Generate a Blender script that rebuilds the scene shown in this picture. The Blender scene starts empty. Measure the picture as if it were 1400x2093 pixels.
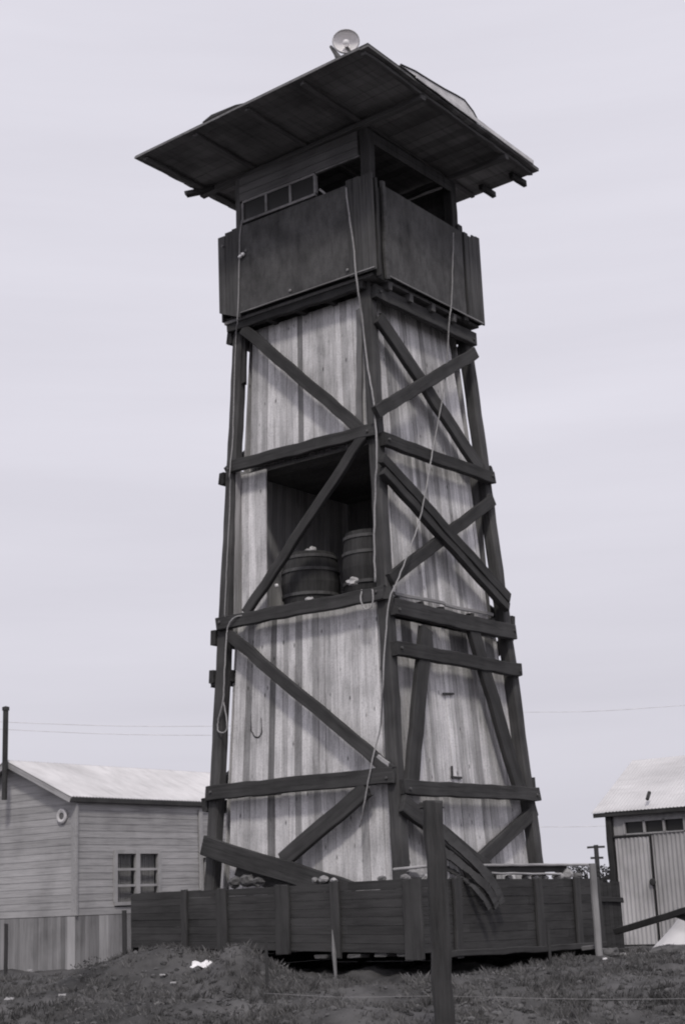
import bpy, bmesh, math, random
from mathutils import Vector, Matrix, noise
random.seed(7)
V = Vector
scene = bpy.context.scene
COL = scene.collection

# ------------------------------------------------------------ camera, world, sun, exposure
CAM = V((11.58302598, -15.88977069, 0.85))
RT = V((0.7951475488991177, 0.6050763233860046, -0.0402867019921039))
UP = V((0.18260252624096082, -0.17555326536735547, 0.9673868762957653))
FW = V((-0.5782704323153178, 0.7765717570814266, 0.250079213876966))
FPX, PX, PY = 3104.6975, 708.4117, 1043.4592        # focal length and principal point for a 1400 x 2093 frame
cd = bpy.data.cameras.new('camera'); cam = bpy.data.objects.new('camera', cd); COL.objects.link(cam)
M = Matrix.Identity(4)
for i in range(3):
    M[i][0], M[i][1], M[i][2], M[i][3] = RT[i], UP[i], -FW[i], CAM[i]
cam.matrix_world = M
cd.sensor_fit = 'VERTICAL'; cd.sensor_height = 24; cd.lens = FPX / 2093 * 24
cd.shift_x = (700 - PX) / 2093; cd.shift_y = (PY - 1046.5) / 2093
cd.clip_start = 0.1; cd.clip_end = 8000
scene.camera = cam

SUN_EL, SUN_AZ = math.radians(47), math.atan2(-0.78, 0.62)   # direction towards the sun
w = bpy.data.worlds.new('World'); scene.world = w; w.use_nodes = True
nt = w.node_tree; nt.nodes.clear()
def N(nt, t, **k):
    n = nt.nodes.new(t)
    for a, b in k.items(): setattr(n, a, b)
    return n
out = N(nt, 'ShaderNodeOutputWorld'); bg = N(nt, 'ShaderNodeBackground')
sky = N(nt, 'ShaderNodeTexSky', sky_type='NISHITA', sun_disc=False)
sky.sun_elevation = SUN_EL; sky.sun_rotation = math.pi / 2 - SUN_AZ
bw = N(nt, 'ShaderNodeRGBToBW'); nt.links.new(sky.outputs[0], bw.inputs[0])
sc_ = N(nt, 'ShaderNodeMath', operation='MULTIPLY'); sc_.inputs[1].default_value = 0.10
nt.links.new(bw.outputs[0], sc_.inputs[0])
tc = N(nt, 'ShaderNodeTexCoord'); mp = N(nt, 'ShaderNodeMapping'); mp.inputs['Scale'].default_value = (1.6, 1.6, 17)
nz = N(nt, 'ShaderNodeTexNoise'); nz.inputs['Scale'].default_value = 1.6; nz.inputs['Detail'].default_value = 5
nt.links.new(tc.outputs['Generated'], mp.inputs[0]); nt.links.new(mp.outputs[0], nz.inputs['Vector'])
rp = N(nt, 'ShaderNodeValToRGB')
rp.color_ramp.elements[0].position = 0.3; rp.color_ramp.elements[0].color = (0.70, 0.685, 0.762, 1)
rp.color_ramp.elements[1].position = 0.72; rp.color_ramp.elements[1].color = (0.755, 0.74, 0.82, 1)
nt.links.new(nz.outputs[0], rp.inputs[0])
# an overcast deck slightly duller towards the horizon
sx = N(nt, 'ShaderNodeSeparateXYZ'); nt.links.new(tc.outputs['Generated'], sx.inputs[0])
mr = N(nt, 'ShaderNodeMapRange'); mr.inputs[1].default_value = 0.0; mr.inputs[2].default_value = 0.3
mr.inputs[3].default_value = 0.86; mr.inputs[4].default_value = 1.03
nt.links.new(sx.outputs['Z'], mr.inputs[0])
vm = N(nt, 'ShaderNodeVectorMath', operation='SCALE'); nt.links.new(rp.outputs[0], vm.inputs[0]); nt.links.new(mr.outputs[0], vm.inputs['Scale'])
mx = N(nt, 'ShaderNodeMix', data_type='RGBA'); mx.inputs[0].default_value = 0.04
nt.links.new(vm.outputs[0], mx.inputs[6]); nt.links.new(sc_.outputs[0], mx.inputs[7])
nt.links.new(mx.outputs[2], bg.inputs[0]); bg.inputs[1].default_value = 1.0
nt.links.new(bg.outputs[0], out.inputs[0])

sl = bpy.data.lights.new('sun', 'SUN'); so = bpy.data.objects.new('sun', sl); COL.objects.link(so)
sl.energy = 1.5; sl.angle = math.radians(7); sl.color = (1.0, 0.965, 0.90)
sd = V((math.cos(SUN_AZ) * math.cos(SUN_EL), math.sin(SUN_AZ) * math.cos(SUN_EL), math.sin(SUN_EL)))
so.rotation_euler = sd.to_track_quat('Z', 'Y').to_euler(); so.location = sd * 60
vs = scene.view_settings
vs.view_transform = 'Standard'; vs.look = 'None'; vs.exposure = 0.0; vs.gamma = 1; vs.use_curve_mapping = False
scene.render.engine = 'CYCLES'
scene.cycles.filter_width = 2.0
scene.cycles.max_bounces = 6

# ------------------------------------------------------------ measuring helpers: sight line of a photo point met with a real plane
def ray(x, y): return FW + RT * ((x - PX) / FPX) - UP * ((y - PY) / FPX)
def meet(x, y, P0, n):
    d = ray(x, y); return CAM + d * ((V(P0) - CAM).dot(n) / d.dot(n))
def on_x(x, y, X): return meet(x, y, (X, 0, 0), V((1, 0, 0)))
def on_y(x, y, Y): return meet(x, y, (0, Y, 0), V((0, 1, 0)))
def on_z(x, y, Z): return meet(x, y, (0, 0, Z), V((0, 0, 1)))
def at(x, y, D):
    d = ray(x, y); return CAM + d * (D / math.hypot(d.x, d.y))
# the tower tapers: half widths at height z
A0, B0, TA, TB = 1.48305840, 1.56464585, 0.04840458, 0.05234549
def ta(z): return A0 - TA * z
def tb(z): return B0 - TB * z
NS = V((0, -1, -0.0)) ; NS = V((0, -1, TB)).normalized()      # outward normal of the left-hand (south) face
NE = V((1, 0, TA)).normalized()                                # outward normal of the right-hand (east) face
NN = V((0, 1, TB)).normalized(); NW = V((-1, 0, TA)).normalized()
def fS(x, y, off=0.0): return meet(x, y, (0, -B0 - off, 0), V((0, 1, -TB)))
def fE(x, y, off=0.0): return meet(x, y, (A0 + off, 0, 0), V((1, 0, TA)))

# ------------------------------------------------------------ materials
MATS = {}
def ramp(nt, pts):
    r = N(nt, 'ShaderNodeValToRGB'); e = r.color_ramp.elements
    e[0].position, e[0].color = pts[0][0], (*[pts[0][1]] * 3, 1)
    e[1].position, e[1].color = pts[-1][0], (*[pts[-1][1]] * 3, 1)
    for p, c in pts[1:-1]:
        k = e.new(p); k.color = (c, c, c, 1)
    return r
def mat(name, col, rough=0.85, scale=(3, 3, 3), amp=0.25, detail=6, stain=0.3, stain_scale=1.3, knots=0.0,
        tone=False, objrand=0.0, bump=0.25, metal=0.0, tint=(1.0, 0.975, 0.985), fine=1.0, spec=0.25, streak=0.0):
    """weathered procedural surface: stretched grain, broad stains, knots, optional tone per plank or per object"""
    if name in MATS: return MATS[name]
    m = bpy.data.materials.new(name); m.use_nodes = True; MATS[name] = m
    t = m.node_tree; t.nodes.clear(); L = t.links.new
    o = N(t, 'ShaderNodeOutputMaterial'); b = N(t, 'ShaderNodeBsdfPrincipled'); L(b.outputs[0], o.inputs[0])
    b.inputs['Roughness'].default_value = rough; b.inputs['Metallic'].default_value = metal
    b.inputs['Specular IOR Level'].default_value = spec
    c = N(t, 'ShaderNodeTexCoord'); mpn = N(t, 'ShaderNodeMapping'); mpn.inputs['Scale'].default_value = scale
    L(c.outputs['Object'], mpn.inputs[0])
    n1 = N(t, 'ShaderNodeTexNoise'); n1.inputs['Scale'].default_value = fine; n1.inputs['Detail'].default_value = detail
    n1.inputs['Roughness'].default_value = 0.65
    L(mpn.outputs[0], n1.inputs['Vector'])
    r1 = ramp(t, [(0.28, 1 - amp), (0.5, 1.0), (0.75, 1 + amp * 0.6)]); L(n1.outputs[0], r1.inputs[0])
    n2 = N(t, 'ShaderNodeTexNoise'); n2.inputs['Scale'].default_value = stain_scale; n2.inputs['Detail'].default_value = 4
    L(c.outputs['Object'], n2.inputs['Vector'])
    r2 = ramp(t, [(0.32, 1 - stain), (0.55, 1.0), (0.8, 1 + stain * 0.4)]); L(n2.outputs[0], r2.inputs[0])
    def mul(a, bb):
        k = N(t, 'ShaderNodeMath', operation='MULTIPLY'); L(a, k.inputs[0])
        if isinstance(bb, float): k.inputs[1].default_value = bb
        else: L(bb, k.inputs[1])
        return k.outputs[0]
    def rgbf(s):
        k = N(t, 'ShaderNodeRGBToBW'); L(s, k.inputs[0]); return k.outputs[0]
    f = mul(rgbf(r1.outputs[0]), rgbf(r2.outputs[0]))
    if knots:
        vo = N(t, 'ShaderNodeTexVoronoi'); vo.inputs['Scale'].default_value = 4.2
        mk = N(t, 'ShaderNodeMapping'); mk.inputs['Scale'].default_value = (1.9, 1.9, 0.8) if scale[2] < scale[0] else (0.7, 1.9, 1.9)
        L(c.outputs['Object'], mk.inputs[0]); L(mk.outputs[0], vo.inputs['Vector'])
        rk = ramp(t, [(0.05, 1 - knots), (0.13, 1.0)]); L(vo.outputs['Distance'], rk.inputs[0])
        f = mul(f, rgbf(rk.outputs[0]))
    if streak:
        n3 = N(t, 'ShaderNodeTexNoise'); n3.inputs['Scale'].default_value = 1.0; n3.inputs['Detail'].default_value = 5; n3.inputs['Roughness'].default_value = .7
        m3 = N(t, 'ShaderNodeMapping'); m3.inputs['Scale'].default_value = (11, 11, 1.6); m3.inputs['Location'].default_value = (3.1, 7.7, 1.3)
        L(c.outputs['Object'], m3.inputs[0]); L(m3.outputs[0], n3.inputs['Vector'])
        r3 = ramp(t, [(.50, 1.0), (.62, 1 - streak * .35), (.74, 1 - streak)]); L(n3.outputs[0], r3.inputs[0]); f = mul(f, rgbf(r3.outputs[0]))
        n4 = N(t, 'ShaderNodeTexNoise'); n4.inputs['Scale'].default_value = 55; n4.inputs['Detail'].default_value = 3
        L(c.outputs['Object'], n4.inputs['Vector']); r4 = ramp(t, [(.3, .82), (.5, 1.0), (.7, 1.10)]); L(n4.outputs[0], r4.inputs[0]); f = mul(f, rgbf(r4.outputs[0]))
    if tone:
        at_ = N(t, 'ShaderNodeAttribute', attribute_name='tone'); f = mul(f, at_.outputs['Fac'])
    if objrand:
        oi = N(t, 'ShaderNodeObjectInfo'); mr_ = N(t, 'ShaderNodeMapRange')
        mr_.inputs[3].default_value = 1 - objrand; mr_.inputs[4].default_value = 1 + objrand
        L(oi.outputs['Random'], mr_.inputs[0]); f = mul(f, mr_.outputs[0])
    vv = N(t, 'ShaderNodeVectorMath', operation='SCALE'); vv.inputs[0].default_value = (col * tint[0], col * tint[1], col * tint[2])
    L(f, vv.inputs['Scale']); L(vv.outputs[0], b.inputs['Base Color'])
    if bump:
        bp = N(t, 'ShaderNodeBump'); bp.inputs['Strength'].default_value = bump; bp.inputs['Distance'].default_value = 0.02
        L(n1.outputs[0], bp.inputs['Height']); L(bp.outputs[0], b.inputs['Normal'])
    return m
WX = (1.6, 22, 22)      # grain along local X
WZ = (22, 22, 1.3)      # grain along Z
m_dark = mat('dark_timber', 0.055, scale=WX, amp=0.45, stain=0.45, objrand=0.2, bump=0.5)
m_leg = mat('leg_timber', 0.080, scale=WX, amp=0.45, stain=0.5, objrand=0.15, bump=0.5)
m_clad = mat('pale_planks', 0.64, streak=.40, scale=(24, 24, 1.1), amp=0.32, stain=0.24, stain_scale=2.2, knots=0.7, tone=True, bump=0.3)
m_clad_dk = mat('inner_shade_planks', 0.15, scale=WZ, amp=0.3, stain=0.3, tone=True)  # shade inside the tower put into a darker plank colour
m_ply = mat('dark_plywood', 0.10, streak=.4, scale=(5, 5, 2.5), amp=0.35, stain=0.4, stain_scale=2.2, objrand=0.05, bump=0.2, fine=2)
m_ply_v = mat('dark_vertical_boards', 0.095, scale=WZ, amp=0.4, stain=0.3, tone=True)
m_deck = mat('roof_deck', 0.20, scale=(20, 1.3, 20), amp=0.35, stain=0.45, tone=True)
m_raft = mat('rafter_timber', 0.135, scale=WX, amp=0.3, stain=0.3, objrand=0.2)
m_header = mat('grey_header', 0.17, scale=WX, amp=0.3, stain=0.25, tone=True)
m_frame = mat('worn_paint', 0.42, scale=(9, 9, 9), amp=0.3, stain=0.3)
m_tin = mat('galvanised_tin', 0.66, rough=0.6, scale=(4, 4, 4), amp=0.25, stain=0.3, stain_scale=3)
m_felt = mat('roofing_felt', 0.06, scale=(4, 4, 4), amp=0.3, stain=0.3)
m_rope = mat('rope_fibre', 0.36, scale=(40, 40, 40), amp=0.35, stain=0.2)
m_barrel = mat('barrel_staves', 0.055, scale=WZ, amp=0.4, stain=0.4, tone=True)
m_hoop = mat('iron_hoop', 0.11, scale=(9, 9, 9), amp=0.4, stain=0.4, rough=0.7)
m_cloth = mat('pale_cloth', 0.5, scale=(6, 6, 6), amp=0.3, stain=0.2)
m_white = mat('white_enamel', 0.92, rough=0.4, scale=(6, 6, 6), amp=0.08, stain=0.1, spec=0.5)
m_iron = mat('dark_iron', 0.05, scale=(8, 8, 8), amp=0.3, stain=0.3, rough=0.6)
m_crib = mat('crib_planks', 0.056, scale=(2, 2, 22), amp=0.4, stain=0.3, tone=True, bump=0.3)
m_crib_post = mat('crib_batten', 0.062, scale=WX, amp=0.4, stain=0.3, objrand=0.12)
m_stone = mat('pale_stone', 0.34, scale=(6, 6, 6), amp=0.35, stain=0.35, objrand=0.4, bump=0.6)
m_rubble = mat('rubble', 0.15, scale=(9, 9, 9), amp=0.6, stain=0.5, bump=0.8)
m_side = mat('grey_siding', 0.40, scale=(1.6, 1.6, 30), amp=0.30, stain=0.25, tone=True)
m_skirt = mat('skirt_boards', 0.27, scale=WZ, amp=0.3, stain=0.35, tone=True)
m_trim = mat('grey_trim', 0.40, scale=WZ, amp=0.2, stain=0.2, objrand=0.1)
m_rooft = mat('pale_roof_sheet', 0.66, rough=0.6, scale=(1.0, 5.5, 5.5), amp=0.16, stain=0.2, stain_scale=0.8)
m_corr = mat('corrugated_sheet', 0.46, rough=0.6, scale=(3, 3, 0.7), amp=0.25, stain=0.3, stain_scale=1.0)
m_corr2 = mat('corrugated_door', 0.52, rough=0.6, scale=(3, 3, 0.7), amp=0.25, stain=0.3, stain_scale=1.4)
m_glass = mat('dark_glass', 0.03, rough=0.35, scale=(1, 1, 1), amp=0.2, stain=0.2, bump=0, spec=0.3)
m_curt = mat('net_curtain', 0.34, scale=(1, 40, 1), amp=0.5, stain=0.2)
m_post = mat('tarred_post', 0.055, scale=(20, 20, 1.2), amp=0.5, stain=0.4, bump=0.8)
m_pale = mat('pale_pole', 0.33, scale=(20, 20, 1.2), amp=0.3, stain=0.4)
m_ground = mat('earth', 0.092, scale=(2.2, 2.2, 2.2), amp=0.6, stain=0.6, stain_scale=0.55, detail=10, bump=1.0, tint=(1, .97, .975))
m_grass = mat('dry_grass', 0.135, scale=(2, 2, 2), amp=0.4, stain=0.6, stain_scale=0.8, tone=True, bump=0, tint=(1, .97, .97))
m_bush = mat('far_foliage', 0.06, scale=(4, 4, 4), amp=0.4, stain=0.4, bump=0)

# ------------------------------------------------------------ object helpers
def link(name, me, m=None, parent=None, mw=None):
    o = bpy.data.objects.new(name, me); COL.objects.link(o)
    if m: me.materials.append(m)
    if mw is not None: o.matrix_world = mw
    if parent is not None:
        o.parent = parent; o.matrix_parent_inverse = Matrix.Translation(-world_loc(parent)) if parent.get('_t') else o_inv(parent)
    return o
ROOT = {}
def world_loc(p): return ROOT[p.name]
def o_inv(p):
    mw = p.matrix_basis if p.parent is None else p.parent.matrix_basis @ p.matrix_parent_inverse @ p.matrix_basis
    return mw.inverted()
def tag(o, label, cat, group=None, kind=None):
    if label: o['label'] = label
    if cat: o['category'] = cat
    if group: o['group'] = group
    if kind: o['kind'] = kind
    return o
def empty(name, loc, label, cat, group=None):
    o = bpy.data.objects.new(name, None); COL.objects.link(o); o.location = loc; o.empty_display_size = .2
    return tag(o, label, cat, group)
def tonelayer(me, tones):
    if tones:
        a = me.attributes.new('tone', 'FLOAT', 'FACE')
        a.data.foreach_set('value', tones)
class MB:
    def __init__(s): s.v = []; s.f = []; s.t = []
    def box8(s, c, tone=1.0):           # c: 8 corners, bottom 4 (ccw) then top 4
        b = len(s.v); s.v += [tuple(p) for p in c]
        for q in ((3, 2, 1, 0), (4, 5, 6, 7), (0, 1, 5, 4), (1, 2, 6, 5), (2, 3, 7, 6), (3, 0, 4, 7)):
            s.f.append([b + i for i in q]); s.t.append(tone)
    def box(s, lo, hi, tone=1.0):
        x0, y0, z0 = lo; x1, y1, z1 = hi
        s.box8([(x0, y0, z0), (x1, y0, z0), (x1, y1, z0), (x0, y1, z0), (x0, y0, z1), (x1, y0, z1), (x1, y1, z1), (x0, y1, z1)], tone)
    def slab(s, quad, n, th, tone=1.0):  # quad of 4 points, extruded by th along n
        n = V(n).normalized() * th
        q = [V(p) for p in quad]
        s.box8([*q, *[p + n for p in q]], tone)
    def poly(s, pts, n, th, tone=1.0):   # convex polygon extruded
        n = V(n).normalized() * th; b = len(s.v); k = len(pts)
        s.v += [tuple(V(p)) for p in pts] + [tuple(V(p) + n) for p in pts]
        s.f.append([b + i for i in range(k)][::-1]); s.f.append([b + k + i for i in range(k)])
        for i in range(k): s.f.append([b + i, b + (i + 1) % k, b + k + (i + 1) % k, b + k + i])
        s.t += [tone] * (k + 2)
    def tube(s, pts, r, seg=6, tone=1.0, closed=False):
        pts = [V(p) for p in pts]; base = len(s.v); n = len(pts); up = V((0.3, 0.2, 0.93))
        for i, p in enumerate(pts):
            a = pts[(i - 1) % n] if (closed or i > 0) else p; c = pts[(i + 1) % n] if (closed or i < n - 1) else p
            t = (c - a).normalized(); e1 = t.cross(up)
            if e1.length < .05: e1 = t.cross(V((1, 0, 0)))
            e1.normalize(); e2 = t.cross(e1)
            rr = r[i] if isinstance(r, (list, tuple)) else r
            for k in range(seg):
                g = 2 * math.pi * k / seg; s.v.append(tuple(p + (e1 * math.cos(g) + e2 * math.sin(g)) * rr))
        for i in range(n if closed else n - 1):
            for k in range(seg):
                a = base + i * seg + k; b = base + i * seg + (k + 1) % seg
                c = base + ((i + 1) % n) * seg + (k + 1) % seg; d = base + ((i + 1) % n) * seg + k
                s.f.append([a, b, c, d]); s.t.append(tone)
        if not closed:
            s.f.append([base + k for k in range(seg)][::-1]); s.f.append([base + (n - 1) * seg + k for k in range(seg)]); s.t += [tone] * 2
    def lathe(s, prof, seg=20, M4=None, tone=1.0, tones=None):   # prof: (radius, height)
        base = len(s.v); M4 = M4 or Matrix.Identity(4)
        for r, h in prof:
            for k in range(seg):
                g = 2 * math.pi * k / seg; s.v.append(tuple(M4 @ V((r * math.cos(g), r * math.sin(g), h))))
        for i in range(len(prof) - 1):
            for k in range(seg):
                a = base + i * seg + k; b = base + i * seg + (k + 1) % seg
                s.f.append([a, b, b + seg, a + seg]); s.t.append(tones[k] if tones else tone)
    def build(s, name, m, parent=None, smooth=False, fix=True, origin=None):
        me = bpy.data.meshes.new(name)
        vv = s.v
        mw = None
        if origin is not None:
            og = V(origin); vv = [tuple(V(p) - og) for p in vv]; mw = Matrix.Translation(og)
        me.from_pydata(vv, [], s.f); tonelayer(me, s.t)
        if fix:
            bm = bmesh.new(); bm.from_mesh(me); bmesh.ops.recalc_face_normals(bm, faces=bm.faces); bm.to_mesh(me); bm.free()
        if smooth: me.polygons.foreach_set('use_smooth', [True] * len(me.polygons))
        me.update()
        return link(name, me, m, parent, mw)
def board(name, P, Q, wd, th, n, m, parent=None, rough=0.009, bev=0.008, off=0.0):
    """a sawn timber from P to Q: wd wide in the face, th thick along n, centred off from the P-Q line"""
    P, Q, n = V(P), V(Q), V(n); d = Q - P; L = d.length; X = d.normalized(); Y = n.cross(X).normalized(); Z = X.cross(Y)
    bm = bmesh.new(); seg = max(2, int(L / 0.22))
    rings = []
    for i in range(seg + 1):
        x = -L / 2 + L * i / seg; ring = []
        jy, jz, jw = (random.uniform(-rough, rough) for _ in range(3))
        for (sy, sz) in ((-1, -1), (1, -1), (1, 1), (-1, 1)):
            for k in (0, 1):      # chamfered corner: two verts
                c1 = (sy * sz > 0) ^ (k == 1)
                yy = sy * (wd / 2 - (0 if c1 else bev) ) ; zz = sz * (th / 2 - (bev if c1 else 0))
                xx = x + (random.uniform(-1, 1) * rough * 2 if i in (0, seg) else 0)
                ring.append(bm.verts.new((xx, yy * (1 + jw) + jy, zz + jz * .5)))
        rings.append(ring)
    for a, b in zip(rings, rings[1:]):
        for k in range(8): bm.faces.new((a[k], a[(k + 1) % 8], b[(k + 1) % 8], b[k]))
    bm.faces.new(rings[0][::-1]); bm.faces.new(rings[-1])
    bmesh.ops.recalc_face_normals(bm, faces=bm.faces)
    me = bpy.data.meshes.new(name); bm.to_mesh(me); bm.free()
    c = (P + Q) / 2 + Z * off
    mw = Matrix(((X.x, Y.x, Z.x, c.x), (X.y, Y.y, Z.y, c.y), (X.z, Y.z, Z.z, c.z), (0, 0, 0, 1)))
    return link(name, me, m, parent, mw)
def smoothpath(pts, k=5):
    pts = [V(p) for p in pts]; o = []
    for i in range(len(pts) - 1):
        p0 = pts[max(0, i - 1)]; p1 = pts[i]; p2 = pts[i + 1]; p3 = pts[min(len(pts) - 1, i + 2)]
        for j in range(k):
            t = j / k
            o.append(0.5 * ((2 * p1) + (p2 - p0) * t + (2 * p0 - 5 * p1 + 4 * p2 - p3) * t * t + (3 * p1 - p0 - 3 * p2 + p3) * t ** 3))
    o.append(pts[-1]); return o
def rnd(a, b): return random.uniform(a, b)
def rock(name, loc, r, m, flat=0.7, sub=2, parent=None):
    bm = bmesh.new(); bmesh.ops.create_icosphere(bm, subdivisions=sub, radius=1); s = rnd(0, 99)
    for v in bm.verts:
        k = 1 + 0.45 * noise.noise(v.co * 1.3 + V((s, s, 0))) + .15 * noise.noise(v.co * 4 + V((s, 0, s)))
        v.co = V((v.co.x * r * k, v.co.y * r * k * rnd(.98, 1.02), v.co.z * r * k * flat))
    me = bpy.data.meshes.new(name); bm.to_mesh(me); bm.free()
    return link(name, me, m, parent, Matrix.Translation(V(loc)) @ Matrix.Rotation(rnd(0, 6), 4, 'Z'))

# ------------------------------------------------------------ ground
def interp(x, xs, ys):
    if x <= xs[0]: return ys[0]
    for i in range(len(xs) - 1):
        if x <= xs[i + 1]:
            t = (x - xs[i]) / (xs[i + 1] - xs[i]); t = t * t * (3 - 2 * t); return ys[i] + (ys[i + 1] - ys[i]) * t
    return ys[-1]
MOUNDS = []
def mound(px, py, D, h, sx, sy):
    p = at(px, py, D); MOUNDS.append((p.x, p.y, h, sx, sy))
mound(485, 1935, 16.35, 0.36, 0.30, 0.5); mound(340, 1945, 17.2, 0.30, 0.9, 0.6); mound(590, 1950, 16.6, 0.14, 0.4, 0.5)
mound(745, 1990, 16.4, -0.22, .45, .7); mound(1000, 1990, 17.2, -0.10, .8, .5); mound(235, 1960, 17.8, 0.12, 0.8, 0.6); mound(1080, 1960, 16.4, 0.05, 1.0, 0.6); mound(840, 1985, 15.3, 0.05, .5, .4)
def gz(x, y, fine=True):
    d = math.hypot(x - CAM.x, y - CAM.y)
    z = interp(d, [0, 8, 12.6, 15.6, 18, 24, 60], [-.75, -.52, -.26, .05, .09, -.05, -.12])
    px_, py_ = (x - CAM.x), (y - CAM.y); lat = px_ * 0.802 + py_ * 0.597     # metres right of the view line
    for mx_, my_, h, s1, s2 in MOUNDS:
        ex, ey = x - mx_, y - my_; u = ex * .802 + ey * .597; v = -ex * .597 + ey * .802
        z += h * math.exp(-(u / s1) ** 2 - (v / s2) ** 2)
    if fine and d < 60:
        k = min(1, max(0, (40 - d) / 15)) if d > 25 else 1
        p = V((x, y, 0))
        z += k * (.10 * noise.noise(p * .8) + .055 * noise.noise(p * 2.3) + .03 * noise.noise(p * 6) + .012 * noise.noise(p * 17))
    if d > 60: z += .35 * noise.noise(V((x, y, 0)) * .012)
    return z
def build_ground():
    fa = math.atan2(FW.y, FW.x)
    angs = []
    a = -math.pi
    while a < math.pi - 1e-6:
        angs.append(a); a += 0.0014 if abs(a) < 0.26 else 0.045
    rs = [0.05, 1, 2, 3, 4, 5, 6, 7, 8, 9, 9.8]; r = 10.4
    while r < 21: rs.append(r); r += 0.055
    while r < 40: rs.append(r); r *= 1.02
    while r < 6000: rs.append(r); r *= 1.22
    vs_, fs = [], []
    n = len(angs)
    for r in rs:
        for a in angs:
            x = CAM.x + r * math.cos(fa + a); y = CAM.y + r * math.sin(fa + a); vs_.append((x, y, gz(x, y)))
    for i in range(len(rs) - 1):
        for j in range(n):
            fs.append((i * n + j, i * n + (j + 1) % n, (i + 1) * n + (j + 1) % n, (i + 1) * n + j))
    me = bpy.data.meshes.new('ground'); me.from_pydata(vs_, [], fs); me.polygons.foreach_set('use_smooth', [True] * len(fs))
    o = link('ground', me, m_ground); o['kind'] = 'structure'
build_ground()

# ------------------------------------------------------------ the watchtower
T = empty('watchtower', (0, 0, 0), 'tall tapering timber watchtower with pale plank walls, dark cross braces and a flat wide roof', 'watchtower')
LT = 0.160                                   # leg section
for sx, sy in ((-1, -1), (1, -1), (1, 1), (-1, 1)):
    hb = 8.6
    P = V((sx * ta(0), sy * tb(0), 0.25)); Q = V((sx * ta(hb), sy * tb(hb), hb))
    P.x = sx * ta(.25); P.y = sy * tb(.25)
    wd_ = LT
    board('leg', P, Q, wd_, LT, V((0, -1, 0)), m_leg, T, rough=.006, bev=.02)
def leg_c(z, sx, sy): return V((sx * ta(z), sy * tb(z), z))
BT = 0.075
HB = LT / 2 + BT / 2
# horizontal beams on the four faces; ends run past the legs
for z, wd, e0, e1 in ((8.50, .20, .04, -.02), (6.469, .16, -.13, .04), (4.388, .165, -.04, .05), (2.242, .185, -.02, .03)):
    for sgn, n in ((-1, NS), (1, NN)):
        P = V((-ta(z) - LT / 2 - e0, sgn * tb(z), z)); Q = V((ta(z) + LT / 2 + e1 - .04, sgn * tb(z), z))
        board('beam', P, Q, wd, BT, n, m_dark, T, off=HB)
for z, wd, e0, e1 in ((8.36, .19, .02, -.02), (6.351, .17, .02, -.04), (4.219, .20, .0, -.06), (3.719, .17, .0, -.04), (2.102, .17, .0, .0)):
    for sgn, n in ((1, NE), (-1, NW)):
        lo = -tb(z) - LT / 2 + (.03 if sgn > 0 else -.02)
        P = V((sgn * ta(z), lo, z)); Q = V((sgn * ta(z), tb(z) + LT / 2 + e1, z))
        board('beam', P, Q, wd, BT + .01, n, m_dark, T, off=HB + .002)
# braces, left-hand face (points of their centre lines)
OS = LT / 2 + .035
def braceS(a, b, wd, off=OS, th=.07, m=m_dark):
    return board('brace', fS(*a, off), fS(*b, off), wd, th, NS, m, T)
braceS((497, 672), (752, 890), .150)
braceS((742, 893), (503, 1254), .135)
braceS((470, 1298), (800, 1578), .145)
braceS((752, 1612), (578, 1760), .20)
board('brace', fS(418, 1729, .20), fS(722, 1824, .20), .24, .08, NS, m_dark, T)
board('brace', fS(488, 1772, .10), fS(660, 1836, .10), .22, .07, NS, m_dark, T)  # extra dark board filling the dark area under the foot board
# right-hand face
def braceE(a, b, wd, off=OS, th=.07, m=m_dark):
    return board('brace', fE(*a, off), fE(*b, off), wd, th, NE, m, T)
braceE((774, 650), (980, 958), .215)
braceE((768, 843), (970, 722), .165, off=OS + .075)
braceE((780, 935), (1038, 1222), .15, off=OS + .075)
braceE((781, 962), (1036, 1243), .13, off=OS + .045, th=.09)
braceE((797, 1184), (1005, 1022), .155, off=OS - .01)
braceE((869, 1285), (840, 1602), .23, off=OS - .01)
braceE((964, 1285), (1062, 1618), .24, off=OS - .01)
braceE((822, 1640), (1010, 1792), .22)
braceE((1092, 1655), (950, 1785), .17, off=OS - .075)
# hidden faces carry the same cross bracing
for z0, z1, f in ((6.45, 8.4, 1), (4.35, 6.4, -1), (2.2, 4.2, 1)):
    board('brace', V((-f * ta(z0), tb(z0), z0)), V((f * ta(z1), tb(z1), z1)), .15, .07, NN, m_dark, T, off=OS)
    board('brace', V((-ta(z0), -f * tb(z0), z0)), V((-ta(z1), f * tb(z1), z1)), .15, .07, NW, m_dark, T, off=OS)

def bolt(p, n, r=.02):
    mb = MB(); mb.lathe([(0, -.01), (r, -.01), (r, .008), (r * .7, .016), (0, .018)], 8, Matrix.Translation(p) @ n.to_track_quat('Z', 'Y').to_matrix().to_4x4()); mb.build('bolt', m_hoop, T)
HO = LT / 2 + BT + .006
for z in (6.469, 4.388, 2.242):
    for sx in (-1, 1): bolt(V((sx * ta(z) + (.03 if sx < 0 else -.02), -tb(z) - HO, z + rnd(-.03, .03))), NS)
for z in (8.36, 6.351, 4.219, 3.719, 2.102):
    for sy in (-1, 1): bolt(V((ta(z) + HO + .01, sy * tb(z) + (.03 if sy < 0 else -.02), z + rnd(-.03, .03))), NE)
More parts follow.
